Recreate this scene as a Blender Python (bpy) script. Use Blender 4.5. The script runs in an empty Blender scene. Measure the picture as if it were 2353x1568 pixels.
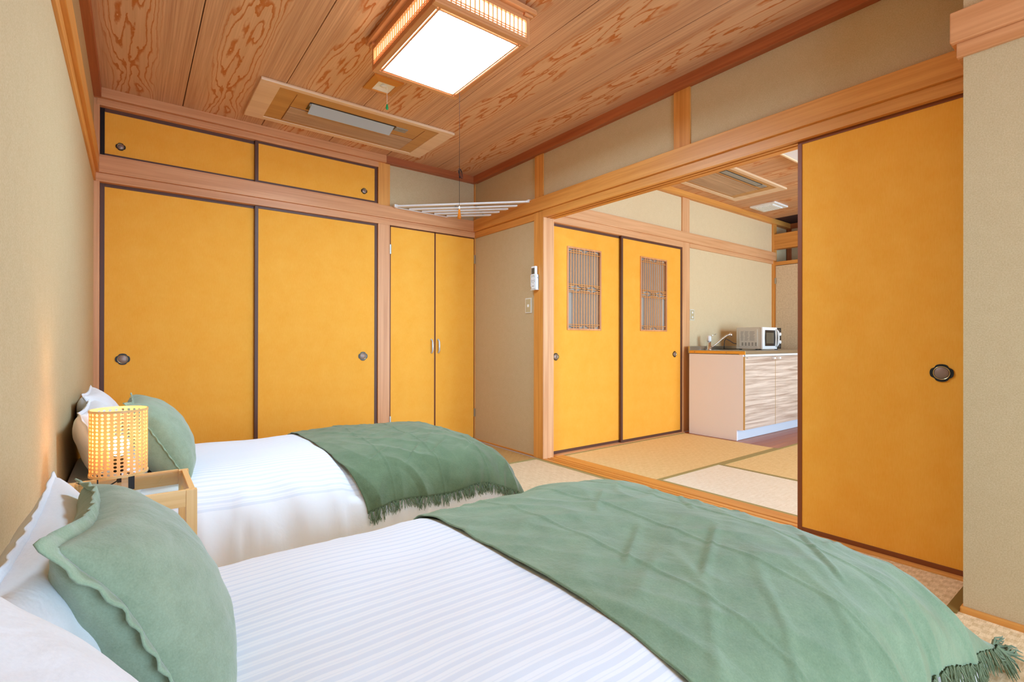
import bpy, bmesh, math, random
from mathutils import Vector, Matrix, noise

random.seed(7)
sc = bpy.context.scene
COL = sc.collection
PI = math.pi

# ------------------------------------------------------------------ camera, world, lights, exposure
def make_camera():
    f, yaw, pit, rol = 1146.0, 0.6513, 0.0015, 0.0017
    cy, sy = math.cos(yaw), math.sin(yaw)
    fw = Vector((math.cos(pit) * sy, math.cos(pit) * cy, math.sin(pit)))
    r = Vector((cy, -sy, 0)); u = r.cross(fw)
    c, s = math.cos(rol), math.sin(rol)
    r2 = c * r + s * u; u2 = -s * r + c * u
    m = Matrix((r2, u2, -fw)).transposed().to_4x4()
    m.translation = Vector((0, 0, 0.88))
    cd = bpy.data.cameras.new('camera'); co = bpy.data.objects.new('camera', cd)
    COL.objects.link(co); co.matrix_world = m
    cd.sensor_fit = 'HORIZONTAL'; cd.sensor_width = 36.0; cd.lens = 36.0 * f / 2353.0
    cd.clip_start = 0.02; cd.clip_end = 60
    sc.camera = co
make_camera()

world = bpy.data.worlds.new('world'); sc.world = world; world.use_nodes = True
bg = world.node_tree.nodes['Background']
bg.inputs[0].default_value = (0.72, 0.83, 1.0, 1); bg.inputs[1].default_value = 1.2

def area(name, loc, target, sx, sy, power, color):
    l = bpy.data.lights.new(name, 'AREA'); l.shape = 'RECTANGLE'; l.size = sx; l.size_y = sy
    l.energy = power; l.color = color
    o = bpy.data.objects.new(name, l); COL.objects.link(o); o.location = loc
    o.rotation_euler = (Vector(target) - Vector(loc)).to_track_quat('-Z', 'Y').to_euler()
    return o
# daylight entering by the window openings behind the camera, one window to each room
area('daylight_bedroom', (1.30, -1.98, 1.10), (1.30, 2.0, 1.10), 1.5, 1.75, 120, (0.48, 0.72, 1.0))
area('daylight_kitchen', (4.2, -1.98, 1.10), (4.2, 2.0, 1.10), 2.4, 1.75, 225, (0.50, 0.77, 1.0))
LAMP_STRENGTH = 84.0

sc.view_settings.view_transform = 'Standard'
sc.view_settings.look = 'None'
sc.view_settings.exposure = 0.0
sc.view_settings.gamma = 1.0
sc.view_settings.use_curve_mapping = False
sc.cycles.use_denoising = True
sc.cycles.max_bounces = 10
sc.cycles.diffuse_bounces = 6
sc.cycles.sample_clamp_indirect = 6.0
sc.cycles.caustics_reflective = False
sc.cycles.caustics_refractive = False

# ------------------------------------------------------------------ materials
def lin(c):
    return tuple((v / 255 / 12.92 if v / 255 <= 0.04045 else ((v / 255 + 0.055) / 1.055) ** 2.4) for v in c) + (1,)

class NT:
    def __init__(s, name):
        s.m = bpy.data.materials.new(name); s.m.use_nodes = True
        s.t = s.m.node_tree; s.b = s.t.nodes['Principled BSDF']
    def n(s, kind, **kw):
        nd = s.t.nodes.new(kind)
        for k, v in kw.items():
            if k.startswith('i_'):
                key = k[2:]
                key = int(key) if key.isdigit() else key.replace('_', ' ')
                nd.inputs[key].default_value = v
            else: setattr(nd, k, v)
        return nd
    def l(s, a, ao, b, bi): s.t.links.new(a.outputs[ao], b.inputs[bi])
    def coord(s, scale, out='Object', loc=(0, 0, 0)):
        tc = s.n('ShaderNodeTexCoord'); mp = s.n('ShaderNodeMapping')
        mp.inputs['Scale'].default_value = scale; mp.inputs['Location'].default_value = loc
        s.l(tc, out, mp, 'Vector'); return mp
    def noise(s, src, scale=1.0, detail=3, rough=.5, dist=0):
        nd = s.n('ShaderNodeTexNoise'); nd.inputs['Scale'].default_value = scale
        nd.inputs['Detail'].default_value = detail; nd.inputs['Roughness'].default_value = rough
        nd.inputs['Distortion'].default_value = dist
        s.l(src, 0, nd, 'Vector'); return nd
    def math(s, op, a, b=None, c=None):
        nd = s.n('ShaderNodeMath', operation=op)
        for i, v in enumerate((a, b, c)):
            if v is None: continue
            if isinstance(v, (int, float)): nd.inputs[i].default_value = v
            else: s.t.links.new(v.outputs[0] if hasattr(v, 'outputs') else v, nd.inputs[i])
        return nd
    def ramp(s, src, stops, interp='LINEAR'):
        r = s.n('ShaderNodeValToRGB'); r.color_ramp.interpolation = interp
        e = r.color_ramp.elements
        while len(e) < len(stops): e.new(0.5)
        for i, (p, c) in enumerate(stops): e[i].position = p; e[i].color = c
        s.l(src, 0, r, 0); return r
    def bump(s, src, strength, dist=0.01, out=0):
        b = s.n('ShaderNodeBump'); b.inputs['Strength'].default_value = strength; b.inputs['Distance'].default_value = dist
        s.l(src, out, b, 'Height'); s.l(b, 0, s.b, 'Normal'); return b
    def base(s, src, out=0): s.l(src, out, s.b, 'Base Color')

def plain(name, c, rough=.5, metal=0, spec=.5, trans=0, alpha=1, emis=None, estr=0, ior=1.45):
    k = NT(name); b = k.b
    b.inputs['Base Color'].default_value = lin(c); b.inputs['Roughness'].default_value = rough
    b.inputs['Metallic'].default_value = metal; b.inputs['Specular IOR Level'].default_value = spec
    b.inputs['Transmission Weight'].default_value = trans; b.inputs['IOR'].default_value = ior
    if emis: b.inputs['Emission Color'].default_value = lin(emis); b.inputs['Emission Strength'].default_value = estr
    return k.m

def wood(name, c1, c2, axis='x', rough=.45, fine=1.0, bumpv=.12):
    k = NT(name)
    a = {'x': (1.2, 38, 38), 'y': (38, 1.2, 38), 'z': (38, 38, 1.2)}[axis]
    mp = k.coord(tuple(v * fine for v in a))
    n1 = k.noise(mp, 1.0, 4, .6, .6)
    a2 = {'x': (.6, 7, 7), 'y': (7, .6, 7), 'z': (7, 7, .6)}[axis]
    n2 = k.noise(k.coord(a2, loc=(3, 1, 2)), 1.0, 2, .5, .4)
    s = k.math('ADD', k.math('MULTIPLY', n1, .6), k.math('MULTIPLY', n2, .4))
    r = k.ramp(s, [(.36, lin(c2)), (.62, lin(c1))])
    k.base(r); k.b.inputs['Roughness'].default_value = rough
    k.bump(n1, bumpv, .002)
    return k.m

def plaster(name, c1, c2, scale=260):
    k = NT(name); mp = k.coord((1, 1, 1))
    n1 = k.noise(mp, scale, 4, .7); n2 = k.noise(mp, 22, 3)
    s = k.math('ADD', k.math('MULTIPLY', n1, .88), k.math('MULTIPLY', n2, .12))
    k.base(k.ramp(s, [(.35, lin(c2)), (.65, lin(c1))]))
    k.b.inputs['Roughness'].default_value = .95; k.b.inputs['Specular IOR Level'].default_value = .1
    k.bump(n1, .35, .0015); return k.m

def fusuma_paper(name, c1, c2):
    k = NT(name); mp = k.coord((260, 260, 40)); n1 = k.noise(mp, 1, 3, .6)
    n2 = k.noise(k.coord((1, 1, 1)), 9, 4, .65)
    s = k.math('ADD', k.math('MULTIPLY', n1, .45), k.math('MULTIPLY', n2, .55))
    k.base(k.ramp(s, [(.3, lin(c2)), (.7, lin(c1))]))
    k.b.inputs['Roughness'].default_value = .75; k.b.inputs['Specular IOR Level'].default_value = .25
    k.bump(n1, .15, .001); return k.m

def tatami(name, c1, c2, run='y', block=.03):
    k = NT(name)
    # rush weave: fine ridges along the mat, warp threads across it
    sc1 = (420, 60, 1) if run == 'y' else (60, 420, 1)
    n1 = k.noise(k.coord(sc1), 1, 2, .6)
    tc = k.n('ShaderNodeTexCoord'); sp = k.n('ShaderNodeSeparateXYZ'); k.l(tc, 'Object', sp, 0)
    ac, al = ('X', 'Y') if run == 'y' else ('Y', 'X')
    rid = k.math('PINGPONG', sp.outputs[ac], .0075)
    rid = k.math('DIVIDE', rid, .0075)
    n3s = (70, 14, 1) if run == 'y' else (14, 70, 1)
    n3 = k.noise(k.coord(n3s), 1, 2, .6)
    chk = k.n('ShaderNodeTexChecker'); mpc = k.coord((38, 38, 0.001)); k.l(mpc, 0, chk, 'Vector'); chk.inputs['Scale'].default_value = 1
    chk.inputs[1].default_value = (1, 1, 1, 1); chk.inputs[2].default_value = (0, 0, 0, 1)
    s = k.math('ADD', k.math('MULTIPLY', n1, .42), k.math('MULTIPLY', n3, .38))
    s = k.math('ADD', s, k.math('MULTIPLY', rid, .08))
    s = k.math('ADD', s, k.math('MULTIPLY', chk.outputs[1], block))
    k.base(k.ramp(s, [(.32, lin(c2)), (.66, lin(c1))]))
    k.b.inputs['Roughness'].default_value = .8; k.b.inputs['Specular IOR Level'].default_value = .25
    k.bump(s, .5, .002); return k.m

def cloth(name, c1, c2, scale=500, bumpv=.25, big=6, sheen=.2):
    k = NT(name); mp = k.coord((1, 1, 1))
    n1 = k.noise(mp, scale, 2, .7); n2 = k.noise(mp, big, 5, .7)
    s = k.math('ADD', k.math('MULTIPLY', n1, .35), k.math('MULTIPLY', n2, .65))
    k.base(k.ramp(s, [(.35, lin(c2)), (.65, lin(c1))]))
    k.b.inputs['Roughness'].default_value = .9; k.b.inputs['Specular IOR Level'].default_value = .15
    k.b.inputs['Sheen Weight'].default_value = sheen
    n3 = k.noise(k.coord((1, 1, 1), loc=(3, 3, 3)), 11, 4, .6, .3)
    b1 = k.bump(n3, .30, .02); b2 = k.bump(n1, bumpv, .0012); k.l(b1, 0, b2, 'Normal'); return k.m

def duvet_mat():
    k = NT('white_striped_satin')
    tc = k.n('ShaderNodeTexCoord'); sp = k.n('ShaderNodeSeparateXYZ'); k.l(tc, 'UV', sp, 0)
    # UV x = arc length across the bed in metres
    wob = k.noise(k.coord((3.0, 3.0, 3)), 1, 3, .55)
    xx = k.math('ADD', sp.outputs['X'], k.math('MULTIPLY', k.math('SUBTRACT', wob, .5), .022))
    w1 = k.math('MODULO', k.math('ADD', xx, 2.0), .024)
    band = k.math('MULTIPLY', k.math('GREATER_THAN', w1, .0005), k.math('LESS_THAN', w1, .0105))
    thin = k.math('MULTIPLY', k.math('GREATER_THAN', w1, .0158), k.math('LESS_THAN', w1, .0176))
    m = k.math('ADD', band, k.math('MULTIPLY', thin, .7))
    edge = k.math('MULTIPLY', k.math('GREATER_THAN', sp.outputs['X'], .30), k.math('LESS_THAN', sp.outputs['X'], 1.30))
    m = k.math('MULTIPLY', m, edge)
    k.base(k.ramp(m, [(0, lin((240, 240, 243))), (1, lin((226, 229, 237)))]))
    k.b.inputs['Roughness'].default_value = .7; k.b.inputs['Specular IOR Level'].default_value = .25
    k.b.inputs['Sheen Weight'].default_value = .15
    n1 = k.noise(k.coord((1.0, 2.2, 1)), 7, 4, .55, .3); k.bump(n1, .16, .02)
    return k.m

def ceiling_mat():
    k = NT('ceiling_cedar')
    tc = k.n('ShaderNodeTexCoord'); sp = k.n('ShaderNodeSeparateXYZ'); k.l(tc, 'Object', sp, 0)
    x, y = sp.outputs['X'], sp.outputs['Y']
    na = k.noise(k.coord((6.5, 1.05, 1)), 1, 3.2, .48, .35)
    nb = k.noise(k.coord((46, 16, 1)), 1, 2, .6)
    nw = k.noise(k.coord((3, 1.2, 1), loc=(5, 5, 0)), 1, 1)
    u = k.math('DIVIDE', k.math('SUBTRACT', k.math('ADD', x, k.math('MULTIPLY', k.math('SUBTRACT', nw, .5), .08)), .195), .10)
    au = k.math('ABSOLUTE', u)
    # contour field: parallel at the flanks, closed flame figure in the middle
    f = k.math('ADD', k.math('MULTIPLY', k.math('POWER', au, 2.2), .55), k.math('MULTIPLY', k.math('SUBTRACT', na, .5), 2.9))
    f = k.math('ADD', f, k.math('MULTIPLY', k.math('SUBTRACT', nb, .5), .16))
    ring = k.math('FRACT', k.math('MULTIPLY', k.math('ADD', f, 5.0), 3.6))
    line = k.ramp(ring, [(0, (0.15, .15, .15, 1)), (.05, (1, 1, 1, 1)), (.17, (.85, .85, .85, 1)), (.34, (0, 0, 0, 1))])
    mask = k.ramp(au, [(.75, (1, 1, 1, 1)), (1.0, (0, 0, 0, 1))])
    mask.inputs[0].default_value = 0
    mk = k.n('ShaderNodeMapRange'); mk.inputs[1].default_value = .8; mk.inputs[2].default_value = 1.25
    mk.inputs[3].default_value = 1; mk.inputs[4].default_value = .10
    k.t.links.new(au.outputs[0], mk.inputs[0])
    amt = k.math('MULTIPLY', line.outputs[0], mk.outputs[0])
    # flank: straight comb grain
    nc = k.noise(k.coord((170, 1.6, 1)), 1, 3, .6, .3)
    nd = k.noise(k.coord((16, .5, 1), loc=(1, 2, 0)), 1, 2)
    s = k.math('ADD', k.math('MULTIPLY', nc, .55), k.math('MULTIPLY', nd, .45))
    basec = k.ramp(s, [(.36, lin((182, 130, 94))), (.64, lin((226, 178, 136)))])
    mid = k.n('ShaderNodeMapRange'); mid.inputs[1].default_value = .7; mid.inputs[2].default_value = 1.3
    mid.inputs[3].default_value = .55; mid.inputs[4].default_value = 0
    k.t.links.new(au.outputs[0], mid.inputs[0])
    mx0 = k.n('ShaderNodeMixRGB'); k.t.links.new(mid.outputs[0], mx0.inputs[0]); k.l(basec, 0, mx0, 1); mx0.inputs[2].default_value = lin((226, 176, 130))
    mx = k.n('ShaderNodeMixRGB'); k.t.links.new(amt.outputs[0], mx.inputs[0]); k.l(mx0, 0, mx, 1)
    mx.inputs[2].default_value = lin((190, 106, 44))
    k.base(mx); k.b.inputs['Roughness'].default_value = .5; k.b.inputs['Specular IOR Level'].default_value = .3
    k.bump(nc, .08, .001)
    return k.m

M = {}
M['wall'] = plaster('beige_plaster', (210, 187, 148), (192, 166, 126))
M['wall2'] = plaster('kitchen_plaster', (230, 207, 168), (216, 190, 150))
for ax in 'xyz':
    M['cedar_' + ax] = wood('cedar_' + ax, (226, 162, 112), (200, 132, 80), ax)
    M['amber_' + ax] = wood('amber_' + ax, (230, 160, 80), (200, 126, 50), ax)
    M['pale_' + ax] = wood('pale_' + ax, (232, 178, 130), (208, 146, 96), ax)
    M['dark_' + ax] = wood('dark_moulding_' + ax, (186, 104, 58), (150, 74, 34), ax)
    M['lampwood_' + ax] = wood('lamp_cedar_' + ax, (222, 160, 106), (196, 126, 76), ax)
M['paper'] = fusuma_paper('marigold_paper', (253, 182, 72), (246, 166, 50))
M['lacquer'] = plain('brown_lacquer', (92, 56, 42), .45)
M['lacquer_red'] = plain('red_brown_lacquer', (134, 70, 32), .45)
M['black'] = plain('black_lacquer', (22, 20, 24), .25)
M['blackmat'] = plain('black_metal', (20, 20, 20), .5)
M['brass'] = plain('brass_ring', (205, 180, 130), .3, .9)
M['taupe'] = plain('taupe_metal', (150, 125, 112), .4, .4)
M['chrome'] = plain('chrome', (225, 228, 232), .12, 1)
M['silver'] = plain('satin_silver', (214, 220, 230), .35, .4)
M['steel'] = plain('stainless', (190, 188, 184), .28, 1)
M['white'] = plain('white_plastic', (240, 240, 240), .35)
M['offwhite'] = plain('off_white_plastic', (224, 220, 208), .4)
M['screen'] = plain('lcd', (92, 84, 70), .25)
M['grey'] = plain('grey_print', (120, 118, 116), .6)
M['beigeplate'] = plain('beige_plate', (196, 178, 138), .45)
M['maple'] = wood('maple', (240, 208, 172), (226, 188, 150), 'x', .4, .4)
M['acbrown'] = wood('panel_oak', (204, 152, 88), (186, 134, 72), 'x', .45, .6)
M['acgrille'] = wood('grille_oak', (214, 176, 136), (176, 136, 100), 'x', .55, 1.6)
M['flap'] = plain('blue_grey_flap', (176, 188, 200), .35)
M['sensor'] = plain('sensor_grey', (150, 146, 138), .4)
M['green'] = plain('green_plastic', (20, 160, 96), .35)
M['amberbead'] = plain('amber_bead', (212, 118, 30), .25)
M['cord'] = plain('grey_cord', (48, 44, 44), 1.0, spec=0.0)
def glass_mat():
    k = NT('clear_glass'); tr = k.n('ShaderNodeBsdfTransparent'); tr.inputs[0].default_value = (.93, .96, .95, 1)
    gl = k.n('ShaderNodeBsdfGlossy'); gl.inputs['Roughness'].default_value = .03
    mx = k.n('ShaderNodeMixShader'); mx.inputs[0].default_value = .13; k.l(tr, 0, mx, 1); k.l(gl, 0, mx, 2)
    k.l(mx, 0, k.t.nodes['Material Output'], 0); return k.m
M['glass'] = glass_mat()
M['pane'] = plain('grey_frosted_pane', (172, 166, 156), .6)
M['bamboo_x'] = wood('bamboo_x', (236, 196, 136), (218, 170, 104), 'x', .4, 1.3)
M['bamboo_y'] = wood('bamboo_y', (236, 196, 136), (218, 170, 104), 'y', .4, 1.3)
M['bamboo_z'] = wood('bamboo_z', (236, 196, 136), (218, 170, 104), 'z', .4, 1.3)
M['sheet'] = cloth('white_cotton', (238, 238, 240), (228, 228, 232), 400, .08, 4, .1)
M['green_cloth'] = cloth('sage_linen', (152, 166, 140), (128, 144, 118), 420, .35, 14, .3)
M['throw'] = cloth('sage_throw', (134, 156, 124), (110, 134, 104), 300, .45, 9, .3)
M['throw2'] = cloth('deep_sage_throw', (112, 130, 98), (90, 108, 78), 300, .45, 9, .3)
M['seam'] = cloth('sage_seam', (160, 178, 148), (136, 156, 128), 420, .3, 14, .3)
M['duvet'] = duvet_mat()
M['ceiling'] = ceiling_mat()
M['tat_dark'] = tatami('tatami_straw', (206, 166, 106), (172, 128, 72), 'x')
M['tat_light'] = tatami('tatami_pale', (240, 218, 182), (212, 182, 140), 'y')
M['tat_near'] = tatami('tatami_near', (242, 212, 168), (206, 168, 120), 'x', .12)
M['tat_r2a'] = tatami('tatami_gold', (246, 218, 162), (222, 186, 124), 'x')
M['tat_r2b'] = tatami('tatami_cream', (250, 240, 222), (230, 214, 186), 'x')
M['heri'] = plain('olive_border', (166, 148, 92), .8)
M['heri_dark'] = plain('dark_olive_border', (128, 98, 42), .7)
M['floorwood'] = wood('kitchen_board', (186, 112, 68), (156, 84, 46), 'x', .35, .5)
M['cabside'] = plain('cream_panel', (240, 240, 252), .5)
def cabdoor():
    k = NT('pale_woodgrain')
    n1 = k.noise(k.coord((1.6, 1, 46)), 1, 4, .62, .5)
    k.base(k.ramp(n1, [(.34, lin((170, 144, 128))), (.66, lin((232, 214, 200)))]))
    k.b.inputs['Roughness'].default_value = .45; return k.m
M['cabdoor'] = cabdoor()
M['goldedge'] = plain('gold_edge', (206, 172, 116), .5)
M['orange_edge'] = plain('orange_edge', (232, 168, 62), .6)
M['plinth'] = plain('pale_blue_plinth', (212, 222, 236), .45)
M['doorbeige'] = plaster('beige_door', (232, 208, 176), (212, 184, 150), 60)
M['lens'] = plain('lit_diffuser', (255, 255, 255), .6, emis=(188, 226, 255), estr=LAMP_STRENGTH)
M['lens_rim'] = plain('lit_diffuser_rim', (255, 255, 255), .6, emis=(250, 250, 244), estr=2.2)
M['lens_side'] = plain('lit_side_diffuser', (255, 255, 255), .6, emis=(248, 240, 214), estr=4.2)
M['lens_off'] = plain('unlit_diffuser', (236, 232, 238), .5)
M['reflector'] = plain('white_reflector', (244, 244, 240), .4)
M['bulb'] = plain('lit_bulb', (255, 240, 210), .4, emis=(255, 224, 170), estr=14)
def cane_mat():
    k = NT('woven_cane')
    k.b.inputs['Base Color'].default_value = lin((240, 206, 140)); k.b.inputs['Roughness'].default_value = .7
    tr = k.n('ShaderNodeBsdfTranslucent'); tr.inputs[0].default_value = lin((250, 206, 130))
    mx = k.n('ShaderNodeMixShader'); mx.inputs[0].default_value = .3
    out = k.t.nodes['Material Output']
    k.l(k.b, 0, mx, 1); k.l(tr, 0, mx, 2); k.l(mx, 0, out, 0); return k.m
M['cane'] = cane_mat()

# ------------------------------------------------------------------ geometry helpers
def tag(o, label=None, cat=None, kind=None, group=None):
    if label: o['label'] = label
    if cat: o['category'] = cat
    if kind: o['kind'] = kind
    if group: o['group'] = group
    return o

class G:
    """collects shapes given in world (or local) coordinates and links them as one mesh"""
    def __init__(s, org=(0, 0, 0)): s.v = []; s.f = []; s.o = Vector(org)
    def box(s, x0, x1, y0, y1, z0, z1, ch=0.0):
        if x1 < x0: x0, x1 = x1, x0
        if y1 < y0: y0, y1 = y1, y0
        if z1 < z0: z0, z1 = z1, z0
        if ch <= 0:
            n = len(s.v)
            s.v += [(x, y, z) for z in (z0, z1) for y in (y0, y1) for x in (x0, x1)]
            s.f += [[n + i for i in q] for q in ((0, 2, 3, 1), (4, 5, 7, 6), (0, 1, 5, 4), (2, 6, 7, 3), (0, 4, 6, 2), (1, 3, 7, 5))]
        else:
            ch = min(ch, (x1 - x0) * .45, (y1 - y0) * .45, (z1 - z0) * .45)
            bm = bmesh.new(); bmesh.ops.create_cube(bm, size=1)
            for v in bm.verts:
                v.co = Vector(((x0 + x1) / 2 + v.co.x * (x1 - x0), (y0 + y1) / 2 + v.co.y * (y1 - y0), (z0 + z1) / 2 + v.co.z * (z1 - z0)))
            bmesh.ops.bevel(bm, geom=bm.edges[:], offset=ch, segments=2, profile=.6, affect='EDGES')
            s.addbm(bm)
        return s
    def addbm(s, bm):
        n = len(s.v); bm.verts.index_update()
        s.v += [tuple(v.co) for v in bm.verts]; s.f += [[n + v.index for v in f.verts] for f in bm.faces]; bm.free()
    def tube(s, pts, r, seg=8, cap=True):
        pts = [Vector(p) for p in pts]; n0 = len(s.v); rings = []
        for i, p in enumerate(pts):
            t = (pts[min(i + 1, len(pts) - 1)] - pts[max(i - 1, 0)]).normalized()
            a = t.orthogonal().normalized() if i == 0 else (rings[-1][1] - rings[-1][1].dot(t) * t).normalized()
            b = t.cross(a); rr = r[i] if isinstance(r, (list, tuple)) else r
            for k in range(seg):
                an = 2 * PI * k / seg; s.v.append(tuple(p + rr * (math.cos(an) * a + math.sin(an) * b)))
            rings.append((p, a))
        for i in range(len(pts) - 1):
            for k in range(seg):
                k2 = (k + 1) % seg; A = n0 + i * seg
                s.f.append([A + k, A + k2, A + seg + k2, A + seg + k])
        if cap:
            s.f.append([n0 + k for k in range(seg)][::-1]); s.f.append([n0 + (len(pts) - 1) * seg + k for k in range(seg)])
        return s
    def lathe(s, prof, c, axis='z', seg=24):
        c = Vector(c); n0 = len(s.v)
        for r, h in prof:
            for k in range(seg):
                a = 2 * PI * k / seg; p = (r * math.cos(a), r * math.sin(a), h)
                if axis == 'x': p = (p[2], p[0], p[1])
                elif axis == 'y': p = (p[0], p[2], p[1])
                s.v.append(tuple(c + Vector(p)))
        for i in range(len(prof) - 1):
            for k in range(seg):
                k2 = (k + 1) % seg; A = n0 + i * seg
                s.f.append([A + k, A + k2, A + seg + k2, A + seg + k])
        s.f.append([n0 + k for k in range(seg)][::-1]); s.f.append([n0 + (len(prof) - 1) * seg + k for k in range(seg)])
        return s
    def prism(s, pts2, h0, h1, axis='z'):
        """outline of 2-D points extruded along axis"""
        n = len(s.v); m = len(pts2)
        for h in (h0, h1):
            for a, b in pts2:
                s.v.append({'z': (a, b, h), 'y': (a, h, b), 'x': (h, a, b)}[axis])
        s.f.append([n + i for i in range(m)][::-1]); s.f.append([n + m + i for i in range(m)])
        for i in range(m):
            j = (i + 1) % m; s.f.append([n + i, n + j, n + m + j, n + m + i])
        return s
    def bar(s, p, q, w, h):
        """rectangular bar from p to q, w wide (horizontal), h high"""
        p, q = Vector(p), Vector(q); d = (q - p).normalized(); up = Vector((0, 0, 1))
        if abs(d.z) > .95: up = Vector((0, 1, 0))
        sd = d.cross(up).normalized() * w / 2; u = sd.cross(d).normalized() * h / 2
        n = len(s.v)
        for e in (p, q):
            for a, b in ((-1, -1), (1, -1), (1, 1), (-1, 1)): s.v.append(tuple(e + a * sd + b * u))
        s.f += [[n + i for i in q4] for q4 in ((3, 2, 1, 0), (4, 5, 6, 7), (0, 1, 5, 4), (1, 2, 6, 5), (2, 3, 7, 6), (3, 0, 4, 7))]
        return s
    def build(s, name, m, parent=None, smooth=False, fix=True):
        me = bpy.data.meshes.new(name)
        me.from_pydata([tuple(Vector(v) - s.o) for v in s.v], [], s.f); me.update()
        if fix:
            bm = bmesh.new(); bm.from_mesh(me); bmesh.ops.recalc_face_normals(bm, faces=bm.faces); bm.to_mesh(me); bm.free()
        me.materials.append(M[m] if isinstance(m, str) else m)
        if smooth:
            for p in me.polygons: p.use_smooth = True
        o = bpy.data.objects.new(name, me); COL.objects.link(o)
        if parent is not None: o.parent = parent
        else: o.location = s.o
        return o

def thing(name, loc, label, cat, group=None, kind=None):
    o = bpy.data.objects.new(name, None); COL.objects.link(o); o.location = loc
    o.empty_display_size = .1
    return tag(o, label, cat, kind, group)

def dup(o, loc=None, parent=None):
    c = o.copy(); COL.objects.link(c)
    if parent is not None: c.parent = parent
    if loc is not None: c.location = loc
    for ch in list(o.children):
        dup(ch, None, c)
    return c

def bx(name, m, parent, a, ch=0.0, org=None):
    w = Vector((0, 0, 0)); q = parent
    while q is not None: w = w + q.location; q = q.parent
    g = G(org if org is not None else w)
    g.box(*a, ch=ch); return g.build(name, m, parent)

# key planes (metres)
YB, XR, XL, ZC = 3.775, 2.45, -0.178, 2.352       # back wall, right wall, left wall, ceiling
YF = -1.9                                          # front wall with the windows, behind the camera
Y2, X2 = 2.87, 6.15                                # kitchen back wall, kitchen far partition
KM, N0, N1, CM = 1.812, 1.862, 1.962, 2.297        # lintel underside, beam bottom/top, moulding bottom

# ------------------------------------------------------------------ floor
fl = G().box(XL - .1, 6.7, YF - .1, 3.95, -.12, -.03).build('floor', 'floorwood')
tag(fl, 'tatami mat floor running through both rooms with a strip of brown boards', 'floor', 'structure')
def mat(x0, x1, y0, y1, m, edges, hm='heri'):
    o = bx('tatami_mat', m, fl, (x0 + .001, x1 - .001, y0 + .001, y1 - .001, -.03, 0), .0015)
    w = .028
    for e in edges:
        ya, yb = y0 + (w if 'y0' in edges else 0), y1 - (w if 'y1' in edges else 0)
        a = {'x0': (x0, x0 + w, ya, yb), 'x1': (x1 - w, x1, ya, yb), 'y0': (x0, x1, y0, y0 + w), 'y1': (x0, x1, y1 - w, y1)}[e]
        G().box(a[0] + .001, a[1] - .001, a[2] + .001, a[3] - .001, -.002, .0022).build('border', hm, o)
mat(.67, 2.435, 2.86, 3.74, 'tat_dark', ('y0', 'y1'))
mat(XL, .67, 2.86, 3.74, 'tat_dark', ('y0', 'y1'))
mat(1.555, 2.435, 1.07, 2.86, 'tat_light', ('x0', 'x1'))
mat(.675, 1.555, 1.07, 2.86, 'tat_light', ('x0', 'x1'))
mat(XL, .675, 1.07, 2.86, 'tat_light', ('x1',))
mat(.4, 2.435, .19, 1.07, 'tat_near', ('y0',))
mat(XL, .4, .19, 1.07, 'tat_near', ('y0',))
mat(.4, 2.165, -.98, .19, 'tat_near', ())
mat(XL, .4, -.98, .19, 'tat_near', ())
mat(2.66, 4.25, 1.948, 2.84, 'tat_r2a', ('y0', 'y1'))
mat(2.66, 3.352, .2, 1.948, 'tat_r2b', ('x0',))
mat(3.352, 5.1, 1.06, 1.948, 'tat_r2a', ('x0', 'y1'))
mat(3.352, 5.1, .18, 1.06, 'tat_r2a', ('y0', 'y1'))
mat(5.1, 6.15, .18, 1.948, 'tat_r2a', ('y1',))
mat(2.66, 6.15, -.98, .18, 'tat_r2b', ())
for i in range(12):
    bx('floorboard', 'floorwood', fl, (4.252, 6.6, 1.95 + i * .0765, 1.95 + (i + 1) * .0765 - .0015, -.03, -.002), .001)
bx('border', 'heri_dark', fl, (2.128, 2.435, .412, .443, -.005, .004))
# threshold with two pairs of grooves
th = G()
for a, b, z in ((2.435, 2.470, .006), (2.470, 2.482, -.006), (2.482, 2.500, .006), (2.500, 2.512, -.006), (2.512, 2.545, .006), (2.545, 2.557, -.006), (2.557, 2.60, .006), (2.60, 2.66, .003)):
    th.box(a, b, -.2 if a < 2.6 else -.9, 2.84, -.03, z)
th.build('threshold', 'amber_y', fl)
bx('threshold', 'pale_x', fl, (2.56, 4.28, 2.84, 2.90, -.03, .004), .002)
bx('threshold', 'cedar_x', fl, (XL, 2.45, 3.74, 3.80, -.03, .012), .002)

# ------------------------------------------------------------------ ceiling
cl = G().box(XL - .1, 6.7, YF - .1, 3.95, ZC + .02, ZC + .1).build('ceiling', 'cedar_y')
tag(cl, 'printed cedar panel ceiling with dark joints over both rooms', 'ceiling', 'structure')
xs = [-.2] + [.25 + .449 * i for i in range(14)]
pm = None
for i in range(len(xs) - 1):
    w = .449
    x1 = xs[i + 1]; x0 = x1 - w
    for (ya, yb, r1, r2) in ((YF, 3.79, XL - .05, 2.5), (YF, 2.9, 2.5, 6.7)):
        if not (x0 >= r1 - .35 and x1 <= r2 + .4): continue
        if r1 > 2 and x1 <= 2.6: continue
        if r1 < 2 and x0 > 2.45: continue
        key = (round(yb, 2))
        if pm is None: pm = {}
        if key not in pm:
            g = G(); g.box(.0022, w - .0022, 0, yb - ya, 0, .02, .001)
            pm[key] = g.build('ceiling_panel', 'ceiling', cl); o = pm[key]
        else: o = dup(pm[key], parent=cl)
        o.location = (x0, ya, ZC)
# dark reveal above the joints
bx('joint_backing', plain('joint_dark', (70, 32, 20), .9), cl, (XL - .05, 6.66, YF, 3.79, ZC + .012, ZC + .019))

# ------------------------------------------------------------------ walls
def mould(parent, a, m): return bx('crown_moulding', m, parent, a, .002)

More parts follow.
